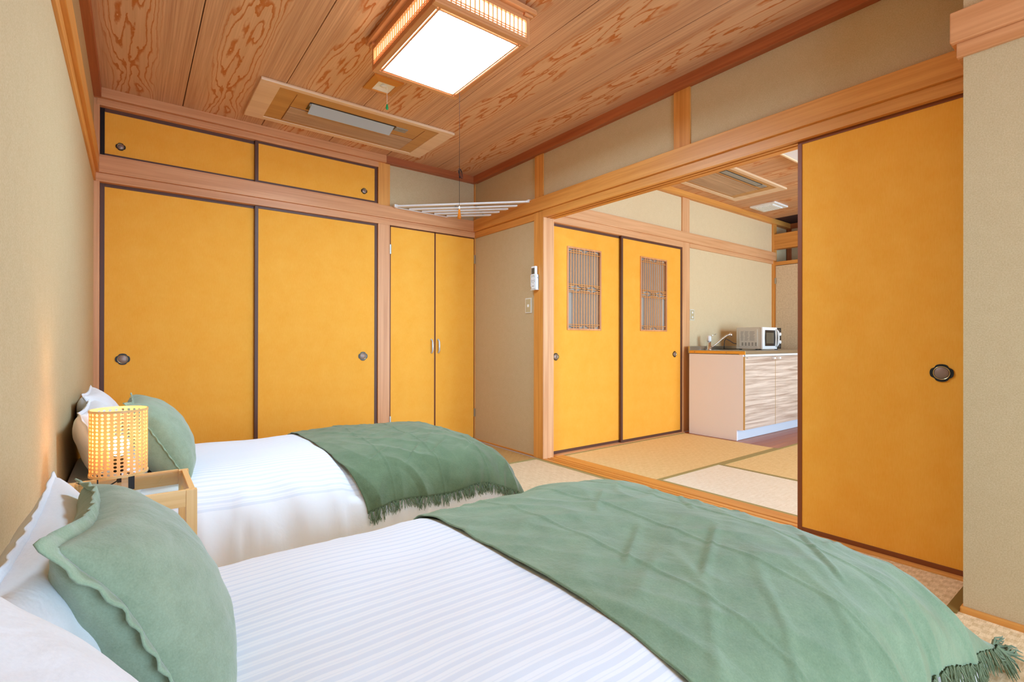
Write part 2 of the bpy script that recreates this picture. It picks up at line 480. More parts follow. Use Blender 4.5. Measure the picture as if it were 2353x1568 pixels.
wb = G().box(XL - .1, 2.60, 3.86, 3.95, 0, ZC)
wb.box(1.642, 2.47, 3.79, 3.86, N1 - .02, ZC)
wb.box(XL - .1, XL, 3.775, 3.95, 0, ZC)
wb = wb.build('wall_back', 'wall'); tag(wb, 'beige plaster back wall framing the closets', 'wall', 'structure')
bx('plaster_panel', 'wall', wb, (1.642, 2.46, 3.782, 3.80, N1 - .01, CM + .01))
bx('post', 'cedar_z', wb, (1.544, 1.642, 3.768, 3.87, 0, N0), .002)
bx('post', 'amber_z', wb, (1.544, 1.642, 3.768, 3.87, N1, CM + .004), .002)
bx('post', 'cedar_z', wb, (XL - .01, -.152, 3.768, 3.87, 0, CM), .002)
bx('post', 'amber_z', wb, (2.447, 2.47, 3.766, 3.80, 0, CM), .002)
bx('beam', 'cedar_x', wb, (XL, XR, 3.748, 3.80, N0, N1 - .003), .003)
bx('lintel', 'cedar_x', wb, (XL, XR, 3.764, 3.88, KM, N0), .002)
bx('sill', 'cedar_x', wb, (-.152, 1.544, 3.764, 3.88, N1 - .003, N1 + .008), .002)
bx('lintel', 'cedar_x', wb, (-.165, 1.544, 3.764, 3.88, 2.258, CM), .002)
mould(wb, (XL, 1.60, 3.738, 3.80, CM, ZC + .004), 'cedar_x')
mould(wb, (1.60, XR, 3.738, 3.80, CM, ZC + .004), 'dark_x')

wl = G().box(XL - .1, XL, YF, 3.95, 0, ZC).build('wall_left', 'wall')
tag(wl, 'beige plaster wall at the heads of both beds', 'wall', 'structure')
bx('beam', 'amber_y', wl, (XL - .01, XL + .025, YF, 3.75, N0, N1), .003)
bx('lintel', 'amber_y', wl, (XL - .01, XL + .010, YF, 3.77, KM, N0), .002)
mould(wl, (XL - .01, XL + .035, YF, 3.74, CM - .005, ZC + .004), 'dark_y')

# wall between the rooms
wr = G().box(2.457, 2.543, 2.90, 3.80, 0, ZC)
wr.box(2.457, 2.543, YF, 2.90, N0, ZC)
wr.box(2.165, 2.43, YF, .403, 0, ZC)
wr = wr.build('wall_right', 'wall'); tag(wr, 'beige plaster partition wall with the wide opening to the kitchen room', 'wall', 'structure')
bx('post', 'amber_z', wr, (2.440, 2.548, 2.823, 2.927, 0, N0), .002)
bx('jamb', 'pale_z', wr, (2.442, 2.546, 2.8165, 2.8235, 0, KM), .001)
bx('post', 'amber_z', wr, (2.446, 2.55, 2.83, 2.927, N1, CM + .004), .002)
bx('post', 'amber_z', wr, (2.446, 2.55, 1.594, 1.697, N1, CM + .004), .002)
bx('beam', 'amber_y', wr, (2.424, 2.47, .40, 3.748, N0 + .002, N1 + .003), .003)
kl = G()
kl.box(2.440, 2.466, .30, 2.823, KM, N0 + .002); kl.box(2.466, 2.482, .30, 2.823, KM + .022, N0); kl.box(2.482, 2.500, .30, 2.823, KM, N0)
kl.box(2.500, 2.516, .30, 2.823, KM + .022, N0); kl.box(2.516, 2.556, .30, 2.823, KM, N0)
kl.build('lintel', 'amber_y', wr)
bx('lintel', 'amber_y', wr, (2.446, 2.47, 2.927, 3.764, 1.808, N0), .002)
bx('baseboard', 'amber_y', wr, (2.446, 2.47, 2.927, 3.745, 0, .012))
mould(wr, (2.415, 2.47, YF, 3.738, CM - .004, ZC + .004), 'dark_y')
bx('beam', 'cedar_y', wr, (2.137, 2.43, YF, .432, N0, N1), .003)
bx('lintel', 'cedar_y', wr, (2.153, 2.43, YF, .418, KM + .003, N0), .002)
bx('baseboard', 'amber_y', wr, (2.150, 2.43, YF, .409, -.01, .018), .004)

wf = G()
wf.box(XL - .1, 0.55, YF - .12, YF, 0, ZC); wf.box(2.05, 3.0, YF - .12, YF, 0, ZC); wf.box(5.4, 6.7, YF - .12, YF, 0, ZC)
wf.box(.55, 2.05, YF - .12, YF, 1.98, ZC); wf.box(3.0, 5.4, YF - .12, YF, 1.98, ZC)
wf.box(.55, 2.05, YF - .12, YF, 0, .22); wf.box(3.0, 5.4, YF - .12, YF, 0, .22)
wf = wf.build('wall_front', 'wall'); tag(wf, 'beige wall with the daylight windows facing the closets', 'wall', 'structure')
for i, (a, b) in enumerate(((.55, 2.05), (3.0, 5.4))):
    w = G().box(a, b, YF - .09, YF - .03, .22, .26).box(a, b, YF - .09, YF - .03, 1.94, 1.98).box(a, a + .04, YF - .09, YF - .03, .26, 1.94).box(b - .04, b, YF - .09, YF - .03, .26, 1.94)
    w.box((a + b) / 2 - .02, (a + b) / 2 + .02, YF - .09, YF - .03, .26, 1.94)
    w = w.build('window_%d' % (i + 1), 'white')
    tag(w, ('white window frame in the bedroom wall', 'white window frame in the kitchen room wall')[i], 'window', 'structure')

wk = G().box(2.543, 4.29, 2.90, 2.99, KM, ZC).box(4.29, 6.66, 2.90, 2.99, 0, ZC).box(2.543, 4.29, 2.95, 2.99, 0, KM)
wk.box(4.40, 6.15, 2.878, 2.90, 0, ZC); wk.box(6.56, 6.66, YF, 2.9, 0, ZC)
wk = wk.build('wall_kitchen', 'wall2'); tag(wk, 'beige plaster wall behind the kitchen sink unit', 'wall', 'structure')
bx('plaster_panel', 'wall2', wk, (2.55, 4.29, 2.878, 2.90, N1 - .01, CM + .01))
bx('post', 'pale_z', wk, (4.275, 4.395, 2.862, 2.95, 0, N0), .002)
bx('post', 'pale_z', wk, (4.275, 4.395, 2.864, 2.95, N1, CM + .004), .002)
bx('post', 'amber_z', wk, (6.12, 6.20, 2.855, 2.95, 0, CM + .004), .003)
bx('beam', 'pale_x', wk, (2.55, 6.165, 2.846, 2.90, N0 - .002, N1 - .004), .004)
bx('lintel', 'pale_x', wk, (2.55, 4.275, 2.858, 2.93, KM - .008, N0 - .002), .002)
bx('lintel', 'pale_x', wk, (4.395, 6.15, 2.860, 2.90, KM + .006, N0 - .002), .002)
mould(wk, (2.55, 6.56, 2.836, 2.90, CM, ZC + .004), 'amber_x')
mould(wk, (6.52, 6.57, YF, 2.85, CM, ZC + .004), 'dark_y')

wp = G().box(6.15, 6.2, YF, 1.2, 0, ZC).build('wall_partition', 'wall2')
tag(wp, 'low partition beside the sink with a high opening above its door', 'wall', 'structure')
bx('beam', 'amber_y', wp, (6.13, 6.22, 1.2, 2.86, 1.995, 2.175), .004)
bx('lintel', 'amber_y', wp, (6.13, 6.22, 1.2, 2.86, 1.800, 1.842), .003)
bx('post', 'dark_z', wp, (6.54, 6.58, 2.84, 2.89, 0, CM), .002)

# ------------------------------------------------------------------ sliding doors
def pull(parent, c, axis, r=.036, lobes=True, sgn=-1):
    """recessed finger pull: black lobed plate > ring, dish; axis = wall normal"""
    n = 64; pts = []
    for k in range(n):
        a = 2 * PI * k / n
        rr = r * (1 - .13 * abs(math.cos(2 * (a - PI / 4))) ** 10) if lobes else r
        pts.append((rr * math.cos(a), rr * .94 * math.sin(a)))
    cx, cy, cz = c
    g = G(parent.location)
    if axis == 'y': g.prism([(cx + p, cz + q) for p, q in pts], cy, cy + sgn * .004, 'y')
    else: g.prism([(cy + p, cz + q) for p, q in pts], cx, cx + sgn * .004, 'x')
    pl = g.build('door_pull', 'black', parent)
    g = G(parent.location); s = sgn
    g.lathe([(r * .64, .0035 * s), (r * .68, .006 * s), (r * .71, .006 * s), (r * .72, .003 * s)], c, axis, 40)
    g.build('ring', 'brass', pl, True)
    g = G(parent.location)
    g.lathe([(r * .62, .0042 * s), (r * .59, .005 * s), (.001, .0048 * s)], c, axis, 40)
    g.build('dish', 'taupe', pl, True)
    return pl

ND = [0]
def fusuma(axis, a0, a1, d0, d1, z0, z1, label, pulls, frame='lacquer', side=-1, fw=.022, hole=None, pr=.036, stiles=('l', 'r'), rh=.022, blk=None):
    """axis 'x': door spans x a0..a1, depth y d0..d1 (d0 = front); axis 'y' spans y"""
    ND[0] += 1
    org = (a0, d0, z0) if axis == 'x' else (d0, a0, z0)
    t = thing('door_%d' % ND[0], org, label, 'door', None, 'structure')
    def bb(name, m, p0, p1, q0, q1, y0, y1, ch=.0015):
        return bx(name, m, t, (p0, p1, y0, y1, q0, q1) if axis == 'x' else (y0, y1, p0, p1, q0, q1), ch)
    s = 1 if d1 > d0 else -1
    if hole is None:
        bb('panel', 'paper', a0 + fw * .6, a1 - fw * .6, z0 + rh * .6, z1 - rh * .6, d0 + s * .003, d1)
    else:
        hx0, hx1, hz0, hz1 = hole
        g = G(t.location)
        for (p0, p1, q0, q1) in ((a0 + fw * .6, hx0, z0 + rh * .6, z1 - rh * .6), (hx1, a1 - fw * .6, z0 + rh * .6, z1 - rh * .6), (hx0, hx1, z0 + rh * .6, hz0), (hx0, hx1, hz1, z1 - rh * .6)):
            g.box(p0, p1, d0 + s * .003, d1, q0, q1)
        g.build('panel', 'paper', t)
    bb('stile', blk if (blk and 'l' in stiles) else frame, a0, a0 + fw, z0, z1, d0, d1)
    bb('stile', blk if (blk and 'r' in stiles) else frame, a1 - fw, a1, z0, z1, d0, d1)
    bb('rail', frame, a0 + fw, a1 - fw, z1 - rh, z1, d0, d1)
    bb('rail', frame, a0 + fw, a1 - fw, z0, z0 + rh, d0, d1)
    for (pa, pz) in pulls:
        c = (pa, d0 + s * .003, pz) if axis == 'x' else (d0 + s * .003, pa, pz)
        pull(t, c, 'y' if axis == 'x' else 'x', pr, True, -s)
    return t

fusuma('x', -.152, .69, 3.806, 3.826, .012, KM + .004, 'large marigold closet door on the left, behind the beds', [(-.044, .771)])
fusuma('x', .668, 1.542, 3.782, 3.802, .012, KM + .004, 'large marigold closet door on the right, beside the wooden post', [(1.428, .766)])
fusuma('x', -.152, .69, 3.806, 3.826, N1 + .006, 2.262, 'small marigold overhead door on the left, beside the plaster wall', [(-.056, 2.047)], pr=.024, blk='black', stiles=('l',), rh=.024)
fusuma('x', .668, 1.542, 3.782, 3.802, N1 + .006, 2.262, 'small marigold overhead door on the right, below the air conditioner', [(1.435, 2.051)], pr=.024, rh=.02)
fusuma('y', .10, 1.042, 2.468, 2.490, .002, KM + .010, 'open marigold sliding door between the two rooms, beside the plaster pier', [(.522, .763)], frame='lacquer_red', fw=.019, rh=.024)

def lattice_door(a0, a1, d, label, hole, pl, mirror):
    t = fusuma('x', a0, a1, d, d + .02, .004, KM - .006, label, [(pl, .763)], hole=hole, pr=.031, fw=.022, frame='lacquer')
    x0, x1, z0, z1 = hole; w = .014
    g = G(t.location)
    g.box(x0, x1, d - .004, d + .018, z0, z0 + w, .002).box(x0, x1, d - .004, d + .018, z1 - w, z1, .002)
    g.box(x0, x0 + w, d - .004, d + .018, z0 + w, z1 - w, .002).box(x1 - w, x1, d - .004, d + .018, z0 + w, z1 - w, .002)
    g.build('window_trim', 'cedar_z', t)
    bx('pane', 'pane', t, (x0, x1, d + .021, d + .025, z0, z1))
    ix0, ix1, iz0, iz1 = x0 + w, x1 - w, z0 + w, z1 - w
    n = 11; sp = (ix1 - ix0) / (n + 1); zm = iz0 + (iz1 - iz0) * .505; b = .0035
    X = [ix0 + sp * (i + 1) for i in range(n)]
    def V(i, q0, q1): bx('lattice_slat', 'pale_z', t, (X[i] - b, X[i] + b, d + .002, d + .010, q0, q1))
    def Hh(i0, i1, z):
        p0 = ix0 if i0 < 0 else X[i0]; p1 = ix1 if i1 > n - 1 else X[i1]
        bx('lattice_slat', 'amber_x', t, (p0, p1, d, d + .009, z - .0025, z + .0025))
    s2 = .016
    for i in range(n):
        ends = i in (0, 4, 6, 10)
        top = iz1 - (s2 * 1.0 if ends else 0)
        if i == 5 or i in (2, 8):
            V(i, iz0, iz1); continue
        V(i, zm + (s2 * 1.2 if i in (1, 3, 7, 9) else -.5 * s2), top)
        if (i == 0) or (mirror and i == 10): continue
        bot = iz0 + (s2 * 1.0 if ends else 0)
        V(i, bot, zm - (s2 * 1.2 if i in (1, 3, 7, 9) else -.5 * s2))
    for z in (iz1 - 2 * s2, iz0 + 2 * s2, zm + 2 * s2, zm - 2 * s2, zm): Hh(-1, n, z)
    for z in (iz1 - s2, iz0 + s2): Hh(0, 4, z); Hh(6, 10, z)
    for z in (zm + s2 * 1.2, zm - s2 * 1.2): Hh(-1, 1, z); Hh(3, 7, z); Hh(9, n, z)
    return t
lattice_door(2.553, 3.42, 2.893, 'marigold sliding door with slatted window, beside the opening post', (2.757, 3.151, .975, 1.646), 2.637, False)
lattice_door(3.38, 4.272, 2.868, 'marigold sliding door with slatted window, beside the sink unit', (3.637, 4.031, .979, 1.654), 4.156, True)
# the dark back of the far lattice doors
bx('backing', plain('hall_dark', (120, 110, 96), .9), wk, (2.55, 4.28, 2.925, 2.935, 0, KM))

def hinged(x0, x1, hx, kx, label):
    ND[0] += 1
    t = thing('door_%d' % ND[0], (x0, 3.776, .016), label, 'door', None, 'structure')
    bx('panel', 'paper', t, (x0 + .004, x1 - .004, 3.772, 3.792, .020, 1.802), .001)
    e = G(t.location).box(x0, x0 + .005, 3.771, 3.792, .016, 1.806).box(x1 - .005, x1, 3.771, 3.792, .016, 1.806).box(x0, x1, 3.771, 3.792, 1.801, 1.806).box(x0, x1, 3.771, 3.792, .016, .021)
    e.build('edge_band', 'lacquer_red', t)
    for z0, z1 in ((1.582, 1.659), (.209, .281)):
        bx('hinge', 'steel', t, (hx - .006, hx + .006, 3.762, 3.774, z0, z1), .002)
    h = G(t.location)
    h.tube([(kx, 3.772, .896), (kx, 3.760, .892), (kx, 3.752, .876), (kx, 3.750, .841), (kx, 3.752, .806), (kx, 3.760, .790), (kx, 3.772, .786)], [.0065, .0065, .0075, .0078, .0075, .0065, .0065], 8)
    h.lathe([(.009, 0), (.007, -.003)], (kx, 3.772, .896), 'y', 12); h.lathe([(.007, 0), (.007, -.003)], (kx, 3.772, .786), 'y', 12)
    h.build('handle', 'silver', t, True)
    return t
hinged(1.646, 2.048, 1.646, 2.018, 'narrow marigold hinged door of the pair, beside the wooden post')
hinged(2.052, 2.446, 2.448, 2.082, 'narrow marigold hinged door of the pair, in the room corner')
# beige door in the far partition
ND[0] += 1
t = thing('door_%d' % ND[0], (6.14, 1.9, .02), 'beige mottled door at the far end beyond the microwave', 'door', None, 'structure')
bx('panel', 'doorbeige', t, (6.14, 6.165, 1.99, 2.84, .02, 1.795), .002)
bx('hinge', 'steel', t, (6.132, 6.142, 2.832, 2.850, 1.58, 1.65), .002)
bx('stile', 'amber_z', t, (6.135, 6.17, 2.842, 2.856, .0, 1.80))
bx('stile', 'amber_z', t, (6.135, 6.17, 1.96, 1.99, .0, 1.80))
bx('side_panel', 'wall2', wp, (6.15, 6.2, 1.2, 1.96, 0, 1.80))

# ------------------------------------------------------------------ ceiling lamps
def make_lamp(name, x0, x1, y0, y1, zb, label, lit=True):
    cx, cy = (x0 + x1) / 2, (y0 + y1) / 2
    t = thing(name, (cx, cy, ZC), label, 'lamp')
    zt = 2.318
    w = 'lampwood_'
    L = t.location
    # top plate, stepped cornice
    g = G(L); o = .024
    g.box(x0 - .004, x1 + .004, y0 - .004, y1 + .004, 2.335, ZC, 0)
    g.build('mounting_board', w + 'x', t)
    for (a, m) in (((x0 - o, x1 + o, y0 - o, y0 - o + .03, zt - .002, zt + .012), 'x'), ((x0 - o, x1 + o, y1 + o - .03, y1 + o, zt - .002, zt + .012), 'x'),
                   ((x0 - o, x0 - o + .03, y0 - o + .0302, y1 + o - .0302, zt - .002, zt + .012), 'y'), ((x1 + o - .03, x1 + o, y0 - o + .0302, y1 + o - .0302, zt - .002, zt + .012), 'y')):
        g = G(L); g.box(*a, ch=.003); g.box(*(a[0] + .002, a[1] - .002, a[2] + .002, a[3] - .002, zt + .012, zt + .02), ch=.002)
        g.build('cornice', w + m, t)
    # corner posts
    for px in (x0, x1):
        for py in (y0, y1):
            sx = 1 if px == x0 else -1; sy = 1 if py == y0 else -1
            bx('corner_post', w + 'z', t, (px, px + sx * .016, py, py + sy * .016, zb + .0102, zt - .015), .001)
            bx('bracket', w + 'x', t, (px - sx * .012, px + sx * .034, py - sy * .012, py + sy * .034, zt - .0145, zt - .0025), .003)
    # rails
    for (a, m) in (((x0 + .0165, x1 - .0165, y0, y0 + .012), 'x'), ((x0 + .0165, x1 - .0165, y1 - .012, y1), 'x'), ((x0, x0 + .012, y0 + .0165, y1 - .0165), 'y'), ((x1 - .012, x1, y0 + .0165, y1 - .0165), 'y')):
        bx('side_rail', w + m, t, (*a, zb + .0102, zb + .026), .001)
        bx('side_rail', w + m, t, (*a, zt - .030, zt - .016), .001)
        bx('side_rail', w + m, t, (a[0] + .02, a[1] - .02, a[2], a[3], zt - .0158, zt - .0025) if m == 'x' else (a[0], a[1], a[2] + .02, a[3] - .02, zt - .0158, zt - .0025), .001)
    # bottom frame and inner double bars
    for (a, m) in (((x0, x1, y0, y0 + .026), 'x'), ((x0, x1, y1 - .026, y1), 'x'), ((x0, x0 + .026, y0 + .0262, y1 - .0262), 'y'), ((x1 - .026, x1, y0 + .0262, y1 - .0262), 'y')):
        bx('bottom_rail', w + m, t, (*a, zb, zb + .010), .002)
    for (a, m) in (((x0 + .026, x1 - .026, y0 + .034, y0 + .041), 'x'), ((x0 + .026, x1 - .026, y1 - .041, y1 - .034), 'x'), ((x0 + .034, x0 + .041, y0 + .0262, y1 - .0262), 'y'), ((x1 - .041, x1 - .034, y0 + .0262, y1 - .0262), 'y')):
        bx('bottom_bar', w + m, t, (*a, zb + (.001 if m == 'x' else .0018), zb + (.009 if m == 'x' else .0082)))
    # lattice slats on the four sides
    za, zb2 = zb + .022, zt - .026
    sp = .0222
    n = int((y1 - y0 - .04) / sp)
    protos = {}
    def slat(a):
        key = tuple(round(v, 4) for v in (a[1] - a[0], a[3] - a[2], a[5] - a[4]))
        c = ((a[0] + a[1]) / 2, (a[2] + a[3]) / 2, (a[4] + a[5]) / 2)
        if key not in protos:
            g = G(); g.box(-(a[1] - a[0]) / 2, (a[1] - a[0]) / 2, -(a[3] - a[2]) / 2, (a[3] - a[2]) / 2, -(a[5] - a[4]) / 2, (a[5] - a[4]) / 2)
            protos[key] = g.build('lattice_slat', w + 'z', t); q = protos[key]
        else: q = dup(protos[key], parent=t)
        q.location = Vector(c) - L
    for k in range(n):
        yy = y0 + .03 + sp * k
        for xa in (x0 + .002, x1 - .009): slat((xa, xa + .007, yy - .0018, yy + .0018, za, zb2))
    n = int((x1 - x0 - .04) / sp)
    for k in range(n):
        xx = x0 + .03 + sp * k
        for ya in (y0 + .002, y1 - .009): slat((xx - .0018, xx + .0018, ya, ya + .007, za, zb2))
    for z in (zb + .034, zb + .044):
        for ya in (y0 + .001, y1 - .006): slat((x0 + .014, x1 - .014, ya, ya + .005, z - .0012, z + .0012))
        for xa in (x0 + .001, x1 - .006): slat((xa, xa + .005, y0 + .014, y1 - .014, z - .0012, z + .0012))
    g = G(L); g.box(x0 + .013, x1 - .013, y0 + .013, y1 - .013, zb + .016, zb + .020); g.build('diffuser', 'lens_rim' if lit else 'lens_off', t)
    if lit: bx('light_panel', 'lens', t, (x0 + .056, x1 - .056, y0 + .056, y1 - .056, zb + .0145, zb + .0162))
    g = G(L)
    g.box(x0 + .013, x1 - .013, y0 + .013, y0 + .016, zb + .016, zt).box(x0 + .013, x1 - .013, y1 - .016, y1 - .013, zb + .016, zt)
    g.box(x0 + .013, x0 + .016, y0 + .016, y1 - .016, zb + .016, zt).box(x1 - .016, x1 - .013, y0 + .016, y1 - .016, zb + .016, zt)
    g.build('side_diffuser', 'lens_side' if lit else 'lens_off', t)
    return t
ml = make_lamp('ceiling_lamp', .922, 1.390, 1.700, 2.330, 2.188, 'lit square wooden lattice ceiling lamp with a hanging pull cord')
px, py = 1.160, 1.911
g = G(ml.location); g.tube([(px, py, 2.198), (px, py, 1.645)], .0008, 6); g.tube([(px, py, 1.610), (px, py, 1.478)], .0008, 6)
g.build('pull_cord', 'cord', ml)
g = G(ml.location)
for q in range(3):
    pts = []
    for k in range(20):
        a = 2 * PI * k / 19
        pts.append((px + .004 + (.004 + .004 * q) * math.sin(a), py - .002 * q, 1.630 + .018 * math.cos(a) - .006 * q * math.sin(a)))
    g.tube(pts, .0009, 5)
g.tube([(px, py, 1.645), (px, py, 1.610)], .002, 6)
g.build('cord_knot', 'cord', ml)
g = G(ml.location); g.lathe([(.0015, .058), (.004, .050), (.0042, .046), (.0035, .044)], (px, py, 1.427), 'z', 12); g.build('cord_cap', 'offwhite', ml, True)
g = G(ml.location); g.lathe([(.003, .045), (.0045, .040), (.006, .024), (.0085, .010), (.0080, .003), (.004, 0)], (px, py, 1.427), 'z', 16); g.build('cord_bead', 'amberbead', ml, True)

# unlit lamp of the kitchen room: only its corner shows
t = thing('ceiling_lamp', (4.15, 1.42, ZC), 'unlit white ceiling lamp in the kitchen room, cut by the sliding door', 'lamp')
bx('diffuser', 'lens_off', t, (3.85, 4.45, 1.10, 1.74, 2.292, 2.318), .004)
bx('frame', 'white', t, (3.83, 4.47, 1.085, 1.755, 2.318, ZC), .003)
g = G(t.location)
g.box(3.83, 3.85, 1.085, 1.755, 2.284, 2.318, .002).box(4.45, 4.47, 1.085, 1.755, 2.284, 2.318, .002).box(3.85, 4.45, 1.085, 1.10, 2.284, 2.318, .002).box(3.85, 4.45, 1.74, 1.755, 2.284, 2.318, .002)
g.build('lamp_rim', 'maple', t)

# ------------------------------------------------------------------ ceiling air conditioners
def make_ac(x0, x1, y0, y1, label, opened, cx0, cx1, fx0, fx1, fy0, fy1, group=None):
    t = thing('ceiling_air_conditioner', ((x0 + x1) / 2, (y0 + y1) / 2, ZC), label, 'air conditioner')
    L = t.location; zb = 2.334
    g = G(L); r = .085 if opened else .07
    ix0, ix1, iy0, iy1 = cx0, cx1, y0 + .04, y1 - .05
    pts = [(x0, y0, x1, iy0), (x0, iy1, x1, y1), (x0, iy0, ix0, iy1), (ix1, iy0, x1, iy1)]
    for (a, b, c, d) in pts[:2]: g.box(a, c, b, d, zb, ZC, .006)
    for (a, b, c, d) in pts[2:]: g.box(a, c, b - .004, d + .004, zb, ZC, .002)
    g.build('frame', 'maple', t)
    bx('panel', 'acbrown', t, (ix0, ix1, iy0, iy1, zb + .004, ZC), .001)
    g = G(L); ga, gb = ix0 + .105, ix1 - .095; gy0, gy1 = fy1 + .035, iy1 - .028
    nl = int((gy1 - gy0) / .0075)
    for k in range(nl):
        yy = gy0 + (gy1 - gy0) * (k + .5) / nl
        g.box(ga, gb, yy - .0024, yy + .0024, zb - .0005, zb + .006)
    o = g.build('grille', 'acgrille', t)
    bx('grille_back', 'acgrille', t, (ga, gb, gy0, gy1, zb + .003, zb + .008))
    g = G(L); g.box(ga - .004, gb + .004, gy0 - .004, gy0 - .002, zb + .0022, zb + .005).box(ga - .004, ga - .002, iy0 + .035, gy1 + .004, zb + .0022, zb + .005)
    g.box(gb + .002, gb + .004, iy0 + .035, gy1 + .004, zb + .0022, zb + .005).build('panel_seam', 'lacquer_red', t)
    bx('outlet', 'black', t, (fx0, fx1, fy0 - .004, fy1 + .004, zb + .001, zb + .010))
    if opened:
        g = G(L); g.prism([(fy0 + .002, zb), (fy0 + .006, zb + .003), (fy1 - .004, zb - .026), (fy1 - .008, zb - .030)], fx0 + .01, fx1 - .01, 'x')
        g.build('louver', 'flap', t)
        bx('louver_hinge', 'sensor', t, (fx0, fx0 + .012, fy0 + .01, fy0 + .03, zb - .008, zb + .002), .001)
    else:
        g = G(L); g.prism([(fy0 + .002, zb - .001), (fy0 + .002, zb + .003), (fy1 - .012, zb + .003), (fy1 - .012, zb - .001)], fx0 + .01, fx1 - .01, 'x')
        g.build('louver', 'sensor', t)
    s = bx('sensor_panel', 'sensor', t, (fx1 + .004, fx1 + .09, fy0, fy0 + .055, zb - .001, zb + .006), .001)
    g = G(L)
    for k in range(3): g.box(fx1 + .02 + k * .02, fx1 + .034 + k * .02, fy0 + .012, fy0 + .015, zb - .0016, zb - .0008)
    g.box(fx1 + .03, fx1 + .06, fy0 + .024, fy0 + .027, zb - .0016, zb - .0008); g.build('marking', 'grey', s)
    return t
make_ac(.566, 1.806, 3.036, 3.588, 'brown wood panel air conditioner with an open blue-grey louver, above the closet', True, .672, 1.700, .862, 1.420, 3.165, 3.262)
make_ac(3.73, 4.955, 2.185, 2.700, 'brown wood panel air conditioner with a shut louver in the kitchen room', False, 3.80, 4.83, 3.99, 4.625, 2.262, 2.322)

# small recessed light with green pull
t = thing('recessed_light', (1.142, 2.72, ZC), 'small square wooden recessed light with green cord pull', 'lamp')
x0, x1, y0, y1 = 1.056, 1.228, 2.628, 2.808; ix0, ix1, iy0, iy1 = 1.092, 1.196, 2.662, 2.776
for k in range(4):
    O = [(x0, y0), (x1, y0), (x1, y1), (x0, y1)]; I = [(ix0, iy0), (ix1, iy0), (ix1, iy1), (ix0, iy1)]
    j = (k + 1) % 4
    g = G(t.location); n = 0
    g.v = [(*O[k], ZC), (*O[j], ZC), (*O[j], 2.343), (*O[k], 2.343), (*I[k], ZC), (*I[j], ZC), (*I[j], 2.332), (*I[k], 2.332)]
    g.f = [[0, 1, 2, 3], [3, 2, 6, 7], [7, 6, 5, 4], [4, 5, 1, 0], [0, 3, 7, 4], [1, 5, 6, 2]]
    g.build('frame_side', wood('light_frame', (216, 148, 70), (196, 124, 50), 'xy'[k % 2]), t)
g = G(t.location); c4 = ((ix0 + ix1) / 2, (iy0 + iy1) / 2)
g.v = [(ix0, iy0, 2.340), (ix1, iy0, 2.340), (ix1, iy1, 2.340), (ix0, iy1, 2.340), (c4[0], c4[1], 2.3505)]; g.f = [[0, 1, 4], [1, 2, 4], [2, 3, 4], [3, 0, 4]]
g.build('reflector', 'reflector', t, fix=False)
g = G(t.location); g.lathe([(.016, .010), (.018, .006), (.010, .002), (.001, 0)], (c4[0], c4[1], 2.338), 'z', 20); g.build('bulb', 'white', t, True)
g = G(t.location); g.tube([(1.166, 2.72, 2.348), (1.166, 2.72, 2.248)], .0012, 6); g.build('pull_cord', 'white', t)
g = G(t.location); g.lathe([(.001, .034), (.004, .030), (.0075, .014), (.0078, .008), (.005, .001), (.002, 0)], (1.166, 2.72, 2.215), 'z', 16); g.build('cord_pull', 'green', t, True)

# white exhaust grille in the kitchen ceiling
t = thing('ceiling_vent', (5.465, 2.60, ZC), 'white square exhaust vent in the kitchen room ceiling', 'vent')
bx('frame', 'white', t, (5.315, 5.62, 2.468, 2.735, 2.334, ZC), .006)
bx('cover', 'white', t, (5.355, 5.58, 2.508, 2.695, 2.326, 2.336), .003)
for k in range(9):
    yy = 2.522 + k * .02
    bx('slat', 'offwhite', t, (5.37, 5.565, yy, yy + .006, 2.323, 2.327))

# ------------------------------------------------------------------ white folding corner rack on the beams
t = thing('corner_drying_rack', (2.1, 3.4, 1.955), 'white slatted folding rack laid across the corner beams', 'rack')
ends = [((1.670, 3.722), (2.428, 2.975)), ((1.800, 3.742), (2.434, 3.120)), ((1.915, 3.742), (2.440, 3.235)), ((2.030, 3.742), (2.444, 3.350)), ((2.150, 3.745), (2.448, 3.470))]
for a, b in ends:
    g = G(t.location); g.bar((*a, 1.958), (*b, 1.958), .024, .012); g.build('slat', 'white', t)
for a, b in (((2.015, 3.40), (2.26, 3.66)), ((2.135, 3.29), (2.38, 3.53))):
    g = G(t.location); g.bar((*a, 1.9655), (*b, 1.9655), .014, .003); g.build('cross_strap', 'grey', t)
for a, b in ends[:1]:
    for e in (a, b):
        bx('end_cap', 'white', t, (e[0] - .014, e[0] + .014, e[1] - .012, e[1] + .012, 1.950, 1.972), .003)
g = G(t.location); g.bar((1.67, 3.735, 1.951), (2.16, 3.752, 1.951), .012, .004); g.bar((2.44, 2.975, 1.967), (2.452, 3.47, 1.967), .012, .004); g.build('side_strip', 'white', t)

# ------------------------------------------------------------------ switches and remote
def switch(axis, p, a0, a1, z0, z1, btns, label, plate, btn='white'):
    c = ((a0 + a1) / 2, (z0 + z1) / 2)
    org = (p, c[0], c[1]) if axis == 'x' else (c[0], p, c[1])
    t = thing('light_switch', org, label, 'switch')
    def B(n, m, u0, u1, w0, w1, d0, d1, ch):
        bx(n, m, t, (p - d1, p - d0, u0, u1, w0, w1) if axis == 'x' else (u0, u1, p - d1, p - d0, w0, w1), ch)
    B('cover_frame', 'offwhite', a0, a1, z0, z1, 0, .007, .002)
    B('plate', plate, a0 + .008, a1 - .008, z0 + .008, z1 - .008, .006, .0085, .001)
    for zc in btns: B('rocker', btn, c[0] - .010, c[0] + .010, zc - .010, zc + .010, .008, .011, .001)
switch('x', 2.457, 2.970, 3.044, 1.103, 1.220, [1.160], 'beige single light switch on the plaster beside the opening post', 'beigeplate')
